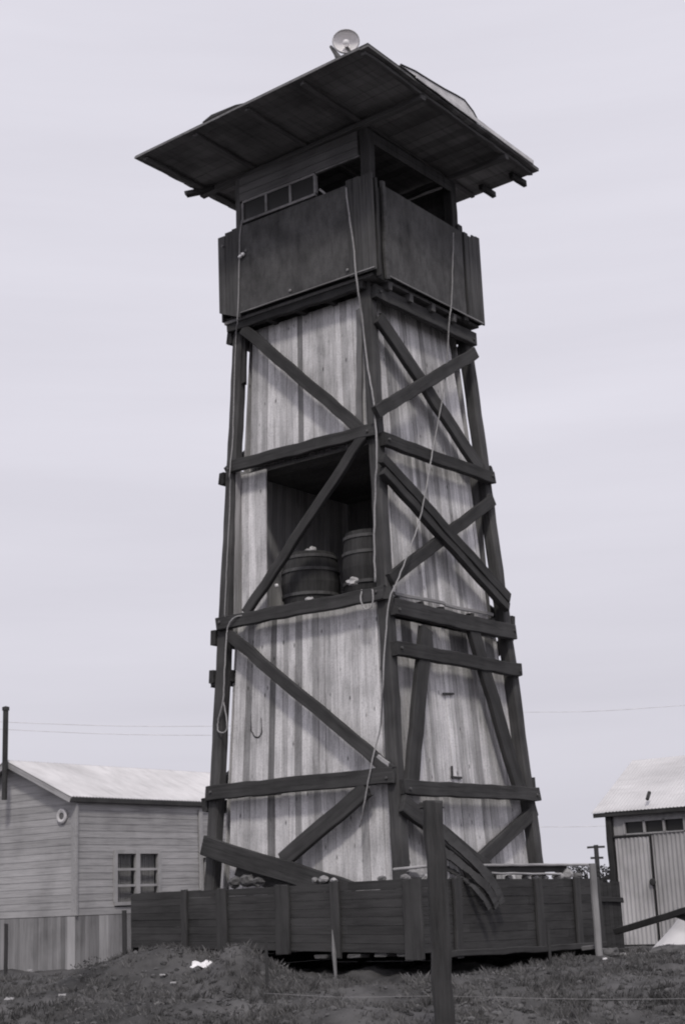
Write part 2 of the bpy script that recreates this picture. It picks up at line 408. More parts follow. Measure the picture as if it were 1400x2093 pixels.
# plank walls, one panel per face and storey
CI = 0.065                                    # set in behind the legs
def clad(face, z0, z1, e0, e1, m=m_clad, skip=(), tones=None, off=-CI, th=.022, ragged=0.0, darkp=(.09, .45), name='wall_panel', top=None):
    mb = MB(); W = 1.0; u = 0.0; i = 0
    b0 = e0 if isinstance(e0, tuple) else (e0, e0); b1 = e1 if isinstance(e1, tuple) else (e1, e1); tt = dict(tones or {})
    span = abs(b1[0] - b0[0])
    while u < 1 - 1e-4:
        wd = rnd(.075, .125) / span
        if u + wd > 1 - .03 / span: wd = 1 - u
        uu0, uu1 = u + .002 / span, u + wd - .002 / span
        tone = random.gauss(1.0, .09 if face == 'S' else .13)
        if random.random() < darkp[0]: tone = rnd(darkp[1], .72)
        if i in tt: tone = tt[i]
        d = rnd(-.006, .006); zb = z0 - rnd(0, ragged); zt = z1
        def pt(uu, z, dd):
            lo = b0[0] + (b0[1] - b0[0]) * (z - z0) / (z1 - z0); hi = b1[0] + (b1[1] - b1[0]) * (z - z0) / (z1 - z0)
            s = lo + (hi - lo) * uu
            if face == 'S': return V((s, -tb(z) - off - dd, z))
            if face == 'N': return V((s, tb(z) + off + dd, z))
            if face == 'E': return V((ta(z) + off + dd, s, z))
            return V((-ta(z) - off - dd, s, z))
        if i not in skip:
            mb.box8([pt(uu0, zb, d), pt(uu1, zb, d), pt(uu1, zb, d - th), pt(uu0, zb, d - th),
                     pt(uu0, zt, d), pt(uu1, zt, d), pt(uu1, zt, d - th), pt(uu0, zt, d - th)], tone)
        u += wd; i += 1
    return mb.build(name, m, T)
zs = [0.55, 2.17, 4.30, 6.42, 8.42]
CE = CI + .0
def Sx(x, y): return fS(x, y, -CI).x
def Ey(x, y): return fE(x, y, -CI).y
DK = (.0, .5)
clad('S', 6.50, 8.42, (Sx(509, 925) + .02, Sx(514, 690) + .02), (ta(6.42) - .02, ta(8.4) - .02), darkp=DK, tones={0: .7, 1: .95, 2: .72, 7: 1.1, 8: .36, 12: .75, 16: .8})
clad('E', zs[3], 8.42, (-tb(6.4) + .02, -tb(8.4) + .02), (Ey(965, 953) - .05, Ey(928, 768) - .05), darkp=DK, tones={0: 1.2, 1: 1.15, 4: .5, 5: .62, 7: 1.25, 9: .65, 13: .6, 16: .75, 17: 1.1})
clad('S', 4.47, 6.40, (Sx(494, 1245) + .01, Sx(493, 985) + .01), (Sx(545, 1230), Sx(543, 1000)), darkp=DK)       # only a strip beside the opening
clad('E', zs[2] + .02, 6.40, (-tb(4.4) + .02, -tb(6.4) + .02), (Ey(1000, 1250) - .05, Ey(968, 1030) - .05), darkp=DK, tones={0: 1.15, 1: 1.1, 3: .8, 9: 1.35, 8: .65, 10: .6, 12: .6, 17: 1.2, 18: .6, 15: .7})
clad('S', zs[1], 4.37, (Sx(471, 1600), Sx(486, 1330)), (ta(2.2) - .02, ta(4.3) - .02), darkp=DK, tones={0: 1.1, 2: .5, 6: .32, 7: 1.15, 8: .8, 10: .55, 11: 1.2, 13: .7, 15: .85})
clad('E', zs[1], 3.70, (-tb(2.2) + .02, -tb(3.7) + .02), (tb(2.2) - .05, tb(3.7) - .05), darkp=DK, tones={5: 1.2, 6: 1.15, 9: .65, 12: 1.1, 15: .7, 19: .65, 22: .8})
clad('E', 3.72, 4.16, (-tb(3.7) + .02, -tb(4.1) + .02), (tb(3.7) - .05, tb(4.1) - .05), off=-CI - .04, tones={k: .3 for k in (4, 5, 9, 10, 15, 16, 17, 18, 24, 25)})  # the dark-toned planks stand for shade in open gaps
clad('S', zs[0], 2.20, (Sx(470, 1790), Sx(472, 1640)), (ta(.6) - .04, ta(2.2) - .04), darkp=DK, tones={2: .8, 6: .35, 10: .55, 11: 1.15, 13: .7, 20: .7, 24: .6, 27: 1.2})
clad('E', zs[0], 2.15, (-tb(.6) + .04, -tb(2.2) + .04), (1.46, 1.38), darkp=DK, tones={3: .8, 9: .65, 15: .75, 20: .6, 24: 1.15})
m_mid = mat('shaded_lining', .5, scale=WZ, amp=.3, stain=.3, tone=True)  # light falloff put into inner wall tones: left paler, back darker
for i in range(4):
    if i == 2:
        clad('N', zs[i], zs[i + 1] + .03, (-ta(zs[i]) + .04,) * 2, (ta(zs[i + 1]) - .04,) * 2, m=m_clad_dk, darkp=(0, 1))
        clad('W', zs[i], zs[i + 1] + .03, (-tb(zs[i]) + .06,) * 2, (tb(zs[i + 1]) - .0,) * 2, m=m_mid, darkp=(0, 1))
    else:
        clad('N', zs[i], zs[i + 1] + .03, (-ta(zs[i]) + .1, -ta(zs[i + 1]) + .1), (ta(zs[i]) - .1, ta(zs[i + 1]) - .1))
        clad('W', zs[i], zs[i + 1] + .03, (-tb(zs[i]) + .12, -tb(zs[i + 1]) + .12), (tb(zs[i]) - .1, tb(zs[i + 1]) - .1))
# added lining on the open storey's right wall, inner shade put in its colour
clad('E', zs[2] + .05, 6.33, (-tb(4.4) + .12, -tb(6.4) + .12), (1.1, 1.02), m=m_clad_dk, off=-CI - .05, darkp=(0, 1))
# storey floors
def floor(z, x0, x1, y0, y1, th=.04, m=m_clad_dk, name='floor'):
    mb = MB(); y = y0
    while y < y1 - .01:
        yy = min(y1, y + .15); mb.box((x0, y + .003, z), (x1, yy - .003, z + th + rnd(-.003, .003)), rnd(.7, 1.2)); y = yy
    return mb.build(name, m, T)
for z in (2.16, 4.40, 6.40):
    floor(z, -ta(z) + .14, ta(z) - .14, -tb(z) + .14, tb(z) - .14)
# worn pale boards edging the storey floor above the right-hand beam, with gaps
for (a, b, dz) in (((806, 1213), (905, 1233), 0), ((908, 1236), (1008, 1258), 0)):
    board('floor_edge', fE(*a, .01), fE(*b, .01), .045, .03, NE, mat('floor_edge_wood', .33, scale=WX, objrand=.2), T)
for (a, b) in (((812, 1237), (842, 1243)), ((868, 1248), (894, 1254)), ((920, 1259), (957, 1267)), ((966, 1270), (1004, 1278))):
    board('floor_edge', fE(*a, .05), fE(*b, .05), .05, .05, NE, mat('floor_edge_wood', .33), T)
for s in (808, 858, 900, 960, 1003):
    p = fE(s, 1222 + (s - 806) * .22, -.02); board('joist', p - V((.3, 0, .03)), p + V((.04, 0, -.03)), .09, .06, V((0, 1, 0)), m_dark, T)
board('wall_post', fS(735, 632, .03), fS(735, 870, .03), .085, .05, NS, mat('grey_post', .2, scale=WX, stain=.4), T)
board('wall_post', fS(499, 690, .0), fS(497, 785, .0), .09, .06, NS, m_dark, T)
# small fittings on the right-hand wall
for (a, b) in (((905, 1418), (927, 1418)), ((923, 1566), (924, 1588)), ((922, 1588), (943, 1590))):
    board('door_fitting', fE(*a, -CI + .02), fE(*b, -CI + .02), .025, .02, NE, m_iron, T, rough=.001, bev=.002)
# a light spike of split wood at the foot of the long brace and small blocks at joints
for (a, b) in (((770, 1543), (795, 1562)),):
    board('wood_cleat', fS(*a, .14), fS(*b, .14), .05, .03, NS, m_frame, T)
p = fS(447, 1392, -.1); board('beam', p + V((-.10, 0, 0)), p + V((.28, 0, .03)), .15, .12, NS, m_dark, T)

# ---- cabin
ZF = 8.55
mb = MB()
y = -1.30
while y < 1.2:
    mb.box((-1.22, y + .003, ZF - .03), (1.28, min(1.2, y + .16) - .003, ZF + .01), rnd(.7, 1.2)); y += .16
mb.build('cabin_floor', m_clad_dk, T)
for x in (-1.0, -.5, 0, .5, 1.0):
    board('joist', V((x, -1.26, 8.46)), V((x, 1.25, 8.46)), .13, .08, V((1, 0, 0)), m_dark, T)
for y in (-.95, -.45, .05, .55):
    board('joist', V((.9, y, 8.47)), V((1.30, y, 8.47)), .11, .09, V((0, 1, 0)), m_raft, T)
YP = -1.36; XP = 1.33; ZB, ZT = 8.57, 9.83
def sheet(name, pts, n, th, m, parent=T):
    mb = MB(); mb.poly(pts, n, th); return mb.build(name, m, parent)
sheet('parapet_panel', [(-.86, YP, ZB), (.98, YP, ZB), (.98, YP, ZT), (-.86, YP, ZT - .01)], (0, -1, 0), .02, m_ply)
# vertical boards to the corner
def vboards(name, P, Q, zb, zt, n, m, wdt=.11, jag=.03, th=.022, zb2=None):
    P, Q = V(P), V(Q); L = (Q - P).length; k = max(1, round(L / wdt)); mb = MB(); d = (Q - P) / k
    for i in range(k):
        a = P + d * i + d * .02; b = P + d * (i + 1) - d * .02; j = rnd(-jag, jag); o = V(n) * rnd(-.004, .004)
        q0 = zb + ((zb2 - zb) * (i / k) if zb2 is not None else 0)
        mb.slab([(a.x + o.x, a.y + o.y, q0), (b.x + o.x, b.y + o.y, q0 + ((zb2 - zb) / k if zb2 is not None else 0)), (b.x + o.x, b.y + o.y, zt + j), (a.x + o.x, a.y + o.y, zt + j)], n, th, rnd(.8, 1.2))
    return mb.build(name, m, T)
vboards('parapet_boards', (.985, YP - .005, 0), (1.40, YP - .005, 0), ZB - .02, ZT + .04, (0, -1, 0), m_ply_v)
vboards('parapet_boards', (-1.25, YP + .02, 0), (-.87, YP + .02, 0), 8.68, ZT - .02, (0, -1, 0), m_ply_v, zb2=8.52)
board('corner_post', V((1.36, -1.27, 8.5)), V((1.36, -1.27, ZT + .02)), .05, .06, V((1, 0, 0)), m_dark, T)
board('corner_post', V((XP + .02, -1.08, 8.52)), V((XP + .02, -1.08, ZT + .03)), .07, .05, V((1, 0, 0)), m_ply, T)
sheet('parapet_panel', [(XP, -1.04, ZB), (XP, .78, ZB), (XP, .78, ZT - .02), (XP, -1.04, ZT)], (1, 0, 0), .02, m_ply)
vboards('parapet_boards', (XP + .004, .84, 0), (XP + .004, 1.24, 0), ZB - .02, ZT + .0, (1, 0, 0), m_ply_v, jag=.04)
board('corner_post', V((XP - .03, .81, 8.5)), V((XP - .03, .81, ZT + .10)), .11, .06, V((1, 0, 0)), m_dark, T)
board('corner_post', V((1.30, -1.18, 8.5)), V((1.30, -1.18, ZT - .05)), .20, .03, V((1, 0, 0)), m_dark, T)  # dark backing board added behind the corner gap to shut out sky
# hidden sides of the parapet
sheet('parapet_panel', [(-1.22, 1.22, ZB), (1.32, 1.22, ZB), (1.32, 1.22, ZT - .03), (-1.22, 1.22, ZT - .03)], (0, 1, 0), .02, m_ply)
sheet('parapet_panel', [(-1.24, -1.3, ZB), (-1.24, 1.2, ZB), (-1.24, 1.2, ZT - .14), (-1.24, -1.3, ZT - .14)], (-1, 0, 0), .02, m_ply)
# pale worn bottom edges and nail heads
m_edge = mat('worn_edge', .26, scale=WX, amp=.5, stain=.5)
board('edge_strip', V((-.86, YP - .026, ZB + .004)), V((1.38, YP - .03, ZB + .004)), .016, .012, V((0, -1, 0)), m_edge, T, rough=.002, bev=.002)
board('edge_strip', V((XP + .026, -1.06, ZB)), V((XP + .026, 1.2, ZB)), .02, .012, V((1, 0, 0)), m_edge, T, rough=.002, bev=.002)
for (x, y) in ((593, 594), (710, 552), (455, 503), (503, 512)):
    p = on_y(x, y, YP - .03); mb = MB(); mb.lathe([(0, -.01), (.018, -.01), (.022, .004), (.012, .012), (0, .014)], 8, Matrix.Translation(p) @ Matrix.Rotation(math.pi / 2, 4, 'X')); mb.build('nail_plate', m_edge, T)
# cabin posts, header, windows
CX0, CX1, CY0, CY1 = -1.02, 1.18, -1.15, .95
for (x, y) in ((CX0, CY0), (CX1 - .03, CY0 + .04), (CX1 - .04, CY1 - .08), (CX0, CY1)):
    s = .085 if x < 0 else .14
    board('corner_post', V((x, y, 8.56)), V((x, y, 10.66)), s, s, V((0, -1, 0)), m_dark if x > 0 else m_raft, T)
def header(name, P, Q, n, z0, z1, m, k=3):
    mb = MB(); P, Q = V(P), V(Q)
    for i in range(k):
        a = z0 + (z1 - z0) * i / k; b = z0 + (z1 - z0) * (i + 1) / k - .006; o = V(n) * rnd(-.004, .004)
        mb.slab([P + o + V((0, 0, a)), Q + o + V((0, 0, a)), Q + o + V((0, 0, b)), P + o + V((0, 0, b))], n, .025, rnd(.85, 1.15))
    return mb.build(name, m, T)
hdr = header('cabin_wall', (CX0 + .04, CY0 - .02, 0), (CX1 - .12, CY0 - .02, 0), (0, -1, 0), 10.31, 10.66, m_header)
header('cabin_wall', (CX0, CY0 + .05, 0), (CX0, CY1 - .05, 0), (-1, 0, 0), 9.7, 10.66, m_ply_v, 8)
header('cabin_wall', (CX0 + .05, CY1, 0), (CX1 - .1, CY1, 0), (0, 1, 0), 10.1, 10.66, m_ply_v, 5)
header('cabin_wall', (CX1, CY0 + .1, 0), (CX1, CY1 - .12, 0), (1, 0, 0), 10.48, 10.66, m_ply_v, 2)
# low walls under the sills
header('cabin_wall', (CX0 + .05, CY0, 0), (CX1 - .1, CY0, 0), (0, -1, 0), 8.58, 9.95, m_ply_v, 9)
header('cabin_wall', (CX0 + .05, CY1 - .04, 0), (CX1 - .1, CY1 - .04, 0), (0, 1, 0), 8.58, 9.95, m_ply_v, 9)
wf = MB(); zb_, zt_ = 9.97, 10.30; x0_, x1_ = -.93, .34; yy = CY0 - .03; fr = .035
wf.box((x0_, yy - .02, zt_ - fr), (x1_, yy + .02, zt_), 1); wf.box((x0_, yy - .02, zb_), (x1_ + .0, yy + .02, zb_ + fr), 1)
for i in range(4):
    xx = x0_ + (x1_ - x0_) * i / 3; wf.box((xx - fr / 2, yy - .023, zb_ + fr), (xx + fr / 2, yy + .023, zt_ - fr - .001), 1)
wf.box((x1_ + .02, yy - .02, zt_ - .02), (CX1 - .1, yy + .02, zt_), .6)
wfo = wf.build('window_frame', mat('dull_frame_paint', 0.30, scale=(9, 9, 9), amp=0.4, stain=0.5), T)
for i in range(3):
    xa = x0_ + (x1_ - x0_) * i / 3 + fr / 2; xb = x0_ + (x1_ - x0_) * (i + 1) / 3 - fr / 2
    g = MB(); g.box((xa, yy - .003, zb_ + fr), (xb, yy + .003, zt_ - fr)); g.build('pane', m_glass, wfo)
# small pale ledge objects by the open end of the window
board('window_latch', on_y(653, 386, CY0 - .05), on_y(664, 394, CY0 - .05), .03, .02, V((0, -1, 0)), m_frame, T)
# ceiling inside is the roof deck
ZR = 10.78
LP = on_z(277, 325, ZR); FP_ = on_z(752, 94, ZR); RP = on_z(1101, 350, ZR); BP = LP + RP - FP_
def rp2(u, v):   # u along left eave (L->F), v from front edge to back
    a = LP + (FP_ - LP) * u; b = BP + (RP - BP) * u; return a + (b - a) * v
roof = None
mb = MB(); k = 26
for i in range(k):
    a, b = i / k + .0006, (i + 1) / k - .0006; t = rnd(.75, 1.2); dz = rnd(-.003, .003)
    q = [rp2(rnd(0, .004), a), rp2(1, a), rp2(1, b), rp2(rnd(0, .004), b)]
    mb.slab([V((p.x, p.y, ZR + dz)) for p in q], (0, 0, 1), .03, t)
roof = mb.build('roof', m_deck, T)
for u in (.04, .27, .5, .73, .975):      # rafters across
    a, b = rp2(u, .012), rp2(u, .985); dn = V((0, 0, -.026))
    board('rafter', a + dn, b + dn, .07, .045, V((0, 0, -1)), m_raft, roof)
for v in (.31, .80):
    a, b = rp2(.02, v), rp2(.985, v); dn = V((0, 0, -.085))
    board('purlin', a + dn, b + dn, .09, .07, V((0, 0, -1)), m_raft, roof)
# poke-out ends at the far eaves
board('rafter', on_z(440, 385, ZR - .06), on_z(382, 398, ZR - .06), .10, .07, V((0, 0, -1)), m_dark, roof)
for u in (.62, .80, .93):
    p = rp2(u, 1.0); board('rafter', p + V((0, -.3, -.07)), p + V((0, .06, -.07)), .07, .09, V((0, 0, -1)), m_dark, roof)
# thin metal lip on the left eave and roofing sheet on top, low hip
mb = MB(); c = (LP + RP) / 2 + V((0, 0, .22)); e = [LP, FP_, RP, BP]; up = V((0, 0, .034))
for i in range(4):
    a, b = e[i] + up, e[(i + 1) % 4] + up
    n0 = len(mb.v); mb.v += [tuple(a), tuple(b), tuple(c), tuple(a + V((0, 0, .012))), tuple(b + V((0, 0, .012))), tuple(c + V((0, 0, .012)))]
    mb.f += [[n0, n0 + 2, n0 + 1], [n0 + 3, n0 + 4, n0 + 5], [n0, n0 + 1, n0 + 4, n0 + 3]]; mb.t += [1, 1, 1]
mb.build('roof_sheet', m_felt, roof, fix=False)
m_lip = mat('metal_lip', .22, rough=.5, scale=(6, 6, 6), amp=.4, stain=.5)
board('fascia', rp2(0.0, 0) + V((0, -.012, .012)), rp2(.97, 0) + V((0, -.012, .012)), .03, .012, V((0, -1, 0)), m_lip, roof, rough=.002, bev=.002)
board('fascia', rp2(1, .24) + V((.03, 0, .052)), rp2(1, .95) + V((.03, 0, .042)), .06, .012, V((1, 0, 0)), m_tin, roof, rough=.004, bev=.002)
# buckled tin sheet lifted along the right-hand eave
mb = MB(); prof = [(.16, 0), (.24, .06), (.32, .085), (.40, .115), (.47, .155), (.52, .175), (.57, .10), (.60, .0)]
nb = len(prof)
for (v, h) in prof:
    p = rp2(1, v) + V((.02, 0, .05)); mb.v += [tuple(p), tuple(p + V((-.0, 0, h + .004))), tuple(p + V((-.7, 0, h * .4 + .03)))]
for i in range(nb - 1):
    a = i * 3; mb.f += [[a, a + 3, a + 4, a + 1], [a + 1, a + 4, a + 5, a + 2]]; mb.t += [1, 1]
o = mb.build('loose_tin_sheet', m_tin, roof, fix=False); md = o.modifiers.new('t', 'SOLIDIFY'); md.thickness = .006
mb = MB(); mb.tube([rp2(1, v) + V((.022, 0, .055 + h)) for v, h in prof], .012, 5); mb.build('sheet_edge', m_felt, roof)
# lifted scrap on the left eave
mb = MB(); a, b = rp2(.33, 0), rp2(.50, 0)
mb.poly([a + V((-.06, 0, .06)), a + V((.10, 0, .045)), b + V((0, 0, .045)), b + V((-.15, 0, .075)), a + V((.10, 0, .11))], (0, 1, 0), .3); mb.build('loose_felt', m_felt, roof)

# ------------------------------------------------------------ lamp on the roof
p = on_y(707, 84, -2.0)
SLm = empty('round_floodlight', (p.x, p.y, p.z - .2), 'pale round floodlight standing on the front edge of the tower roof', 'lamp')
tocam = (CAM - p).normalized(); ax = (tocam + V((0, 0, .55))).normalized(); q = ax.to_track_quat('Z', 'Y').to_matrix().to_4x4()
M4 = Matrix.Translation(p) @ q; R_ = .168
mb = MB(); mb.lathe([(R_, .0), (R_ * .93, -.035), (R_ * .75, -.08), (R_ * .45, -.115), (R_ * .1, -.125), (0.001, -.125)], 28, M4)
o = mb.build('reflector_bowl', m_white, SLm, smooth=True, fix=False); md = o.modifiers.new('t', 'SOLIDIFY'); md.thickness = .008
mb = MB(); mb.tube([M4 @ V((R_ * math.cos(g * math.pi / 12), R_ * math.sin(g * math.pi / 12), 0)) for g in range(24)], .008, 6, closed=True)
mb.build('rim', mat('lamp_rim', .5), SLm, smooth=True)
mb = MB(); mb.lathe([(.001, .0), (.03, -.005), (.045, -.03), (.045, -.06), (.02, -.09), (.015, -.125)], 14, M4); mb.build('bulb', m_white, SLm, smooth=True)
mb = MB(); a = on_y(676, 95, -2.05); b = on_y(690, 116, -2.05)
mb.tube([a, (a + b) / 2 + V((.02, 0, -.03)), b, b + V((.1, 0, -.12))], [.02, .03, .04, .05], 7)
mb.tube([M4 @ V((0, 0, -.12)), p + V((.0, .1, -.12)), p + V((0, .12, -.3))], .02, 7); mb.build('bracket', m_hoop, SLm)
mb = MB(); mb.tube([p + V((.0, .12, -.3)), p + V((0, .14, -.42))], .03, 8); mb.build('stem', m_hoop, SLm)

# ------------------------------------------------------------ ropes and cables
def rope(name, pts, r, label, m=m_rope, cat='rope', group=None):
    mb = MB(); pts = smoothpath(pts, 5); pts = [q + V((rnd(-1, 1), rnd(-1, 1), 0)) * .004 for q in pts]
    mb.tube(pts, r, 5); return tag(mb.build(name, m, None, smooth=True, origin=pts[0]), label, cat, group)
GR = 'ropes hanging down the tower'
rope('rope', [on_y(495, 450, YP - .03), on_y(491, 480, YP - .04), on_y(489, 560, YP - .04), on_y(486, 650, YP - .05), fS(483, 690, .1), fS(479, 800, .1), fS(476, 900, .1), fS(470, 965, .18), fS(471, 1000, .12), fS(466, 1120, .12), fS(462, 1200, .12), fS(460, 1262, .16)],
     .0085, 'thin rope hanging from the left end of the cabin down the left leg', group=GR)
rope('rope', [fS(497, 1258, .14), fS(480, 1262, .19), fS(466, 1280, .2), fS(463, 1310, .2), fS(459, 1370, .2), fS(457, 1430, .16), fS(447, 1470, .12), fS(446, 1492, .12), fS(455, 1498, .12), fS(464, 1490, .12), fS(463, 1465, .12), fS(457, 1435, .14)],
     .010, 'rope coming over the beam below the open storey and looping against the left leg', group=GR)
rope('rope', [on_y(707, 384, YP - .04), on_y(714, 440, YP - .05), on_y(722, 500, YP - .05), on_y(730, 580, YP - .06), fS(741, 660, .12), fS(750, 740, .12), fS(762, 810, .16), fS(768, 870, .2), fS(770, 940, .2), fS(766, 1020, .13), fS(765, 1110, .13), fS(767, 1190, .13)],
     .0125, 'pale rope running from the top of the cabin corner down the front leg', group=GR)
rope('rope', [on_x(926, 476, XP + .05), on_x(925, 540, XP + .05), on_x(922, 620, XP + .05), on_x(918, 655, XP + .06), fE(912, 750, .2), fE(901, 830, .2), fE(884, 920, .2), fE(872, 990, .25), fE(858, 1060, .22), fE(838, 1120, .22), fE(815, 1180, .22), fE(796, 1225, .22), fE(788, 1300, .2), fE(782, 1400, .2), fS(778, 1480, .15), fS(764, 1540, .2), fS(752, 1600, .22), fS(743, 1650, .2), fS(735, 1690, .12)],
     .0095, 'long slack rope slanting across the right side of the tower to its front leg', group=GR)
# small loop over the beam of the open storey
rope('rope_loop', [fS(740, 1205, .14), fS(737, 1225, .2), fS(744, 1243, .2), fS(752, 1245, .2), fS(761, 1236, .2), fS(762, 1212, .2), fS(760, 1204, .14)], .010, 'short rope loop hung over the beam in front of the two barrels')
rope('wire_hook', [fS(517, 1400, -.08), fS(514, 1480, -.07), fS(517, 1500, -.06), fS(525, 1507, -.06), fS(534, 1500, -.06), fS(535, 1470, -.07), fS(531, 1425, -.09)], .008, 'thin dark wire bent to a hook on the lower left plank wall', m=m_iron, cat='wire')
# insulators
p = on_y(494, 522, YP - .05); mb = MB(); mb.lathe([(.0, -.05), (.02, -.05), (.028, -.02), (.015, .0), (.03, .02), (.02, .045), (0, .05)], 10, Matrix.Translation(p) @ Matrix.Rotation(1.2, 4, 'Y'))
tag(mb.build('insulator', m_white, None, smooth=True, origin=p), 'small white porcelain insulator on the left end of the cabin front', 'insulator')

# ------------------------------------------------------------ barrels in the open storey
def barrel(px, D_y, r, h, label, z=4.444):
    c = on_y(px, 1200, D_y); c.z = z
    o = empty('barrel', c, label, 'barrel', None)
    seg = 26; tones = [rnd(.7, 1.25) for _ in range(seg)]
    prof = [(0.001, 0), (r * .86, 0), (r * .93, h * .2), (r, h * .5), (r * .93, h * .8), (r * .86, h), (r * .8, h), (r * .8, h - .03), (.001, h - .03)]
    mb = MB(); mb.lathe(prof, seg, Matrix.Translation(c), tones=tones); mb.build('staves', m_barrel, o, fix=False)
    for f, k in ((.08, .905), (.3, .968), (.7, .968), (.92, .905)):
        m2 = MB(); m2.lathe([(r * k + .000, h * f - .02), (r * k + .01, h * f - .02), (r * k + .01, h * f + .02), (r * k, h * f + .02)], seg, Matrix.Translation(c)); m2.build('hoop', m_hoop, o, fix=False)
    return c
c1 = barrel(636, -.72, .385, .80, 'dark barrel with a pale rag on its lid in the open storey')
c2 = barrel(760, -.60, .37, .95, 'dark barrel beside the front leg in the open storey')
def rag(name, c, s, label, cat='rag'):
    bm = bmesh.new(); bmesh.ops.create_icosphere(bm, subdivisions=3, radius=1); k = rnd(0, 50)
    for v in bm.verts:
        n_ = noise.noise(v.co * 1.6 + V((k, 0, 0))) * .6 + .35 * noise.noise(v.co * 4 + V((0, k, 0)))
        v.co = V((v.co.x * s * (1 + n_), v.co.y * s * .7 * (1 + n_), max(-.3 * s, v.co.z * s * .8 * (1 + n_))))
    me = bpy.data.meshes.new(name); bm.to_mesh(me); bm.free()
    return tag(link(name, me, m_cloth, None, Matrix.Translation(V(c))), label, cat)
rag('rag', c1 + V((0.05, -.05, .86 - .04)), .085, 'crumpled pale rag lying on top of the left barrel')
rag('rag', fS(705, 1188, .0) + V((0, .15, 0)), .075, 'crumpled pale cloth wedged between the two barrels')
rag('rag', fS(622, 1228, .0) + V((0, .1, 0.0)), .07, 'pale bundle on the beam in front of the left barrel')
p = fS(566, 1197, -.2); tag(rock('cork_float', p, .025, m_white, 1.0), 'tiny white ball left of the barrels in the open storey', 'ball')

# ------------------------------------------------------------ timber crib of stones round the foot of the tower
CR = empty('timber_crib', (0, 0, .2), 'low dark plank enclosure filled with stones round the foot of the tower', 'enclosure')
cx0, cx1, cy0, cy1 = -2.31, 1.95, -2.0, 2.06
def cribwall(P, Q, n, zb, zt, rows, batt, zb2=None, zt2=None):
    P, Q, n = V(P), V(Q), V(n); zb2 = zb if zb2 is None else zb2; zt2 = zt if zt2 is None else zt2
    mb = MB(); segs = 3; L = (Q - P).length
    for r in range(rows):
        u = 0
        cuts = [0, .24 + rnd(-.05, .05), .55 + rnd(-.05, .05), .8 + rnd(-.03, .03), 1]
        for a, b in zip(cuts, cuts[1:]):
            pa, pb = P.lerp(Q, a), P.lerp(Q, b)
            za0 = (zb + (zb2 - zb) * a); za1 = (zt + (zt2 - zt) * a); zb0 = zb + (zb2 - zb) * b; zb1 = zt + (zt2 - zt) * b
            o = n * rnd(-.003, .003); g = .0015; f0, f1 = r / rows, (r + 1) / rows; j = rnd(-.006, .006) if r == rows - 1 else 0
            mb.slab([V((pa.x, pa.y, za0 + (za1 - za0) * f0 + g)) + o, V((pb.x, pb.y, zb0 + (zb1 - zb0) * f0 + g)) + o,
                     V((pb.x, pb.y, zb0 + (zb1 - zb0) * f1 - g + j)) + o, V((pa.x, pa.y, za0 + (za1 - za0) * f1 - g + j)) + o], n, .035, rnd(.88, 1.12))
    w_ = mb.build('plank_wall', m_crib, CR)
    for (f, wd, ex) in batt:
        p = P.lerp(Q, f) + n * .06; a0 = zb + (zb2 - zb) * f; a1 = zt + (zt2 - zt) * f
        board('batten', V((p.x, p.y, a0 - .01 - ex)), V((p.x + rnd(-.015, .015), p.y, a1 + .005)), wd, .045, n, m_crib_post, CR)
def fx(px): return (on_y(px, 1870, cy0).x - cx0) / (cx1 - cx0)
def fy(px): return (on_x(px, 1870, cx1).y - cy0) / (cy1 - cy0)
cribwall((cx0, cy0, 0), (cx1, cy0, 0), (0, -1, 0), .43, 1.07, 8, [(fx(385), .09, .0), (fx(462), .16, .03), (fx(585), .20, .02), (fx(692), .12, .05), (fx(852), .24, .05)], zb2=.30, zt2=1.075)
cribwall((cx1, cy0, 0), (cx1, cy1, 0), (1, 0, 0), .30, 1.075, 8, [(fy(925), .14, .05), (fy(1094), .16, .02), (fy(1172), .13, .02), (.985, .12, .05)], zb2=.22, zt2=1.03)
cribwall((cx0, cy1, 0), (cx1, cy1, 0), (0, 1, 0), -.1, 1.03, 8, [(.1, .12, 0), (.4, .12, 0), (.7, .12, 0)])  # carried down to the ground to keep light out under the crib
cribwall((cx0, cy0, 0), (cx0, cy1, 0), (-1, 0, 0), -.05, 1.06, 8, [(.1, .12, 0), (.4, .12, 0), (.7, .12, 0)])  # also lowered to the ground so the gap below stays dark
board('bottom_beam', V((cx1 + .06, cy0 + .2, .275)), V((cx1 + .06, cy1 + .0, .205)), .07, .08, V((1, 0, 0)), m_crib_post, CR)
for px in (655, 722, 775, 822):
    p = on_y(px, 1950, cy0 - .03); board('joist', V((p.x, p.y + .2, .285)), V((p.x, p.y + .01, .285)), .04, .17, V((1, 0, 0)), mat('joist_end', .13, scale=WX), CR)
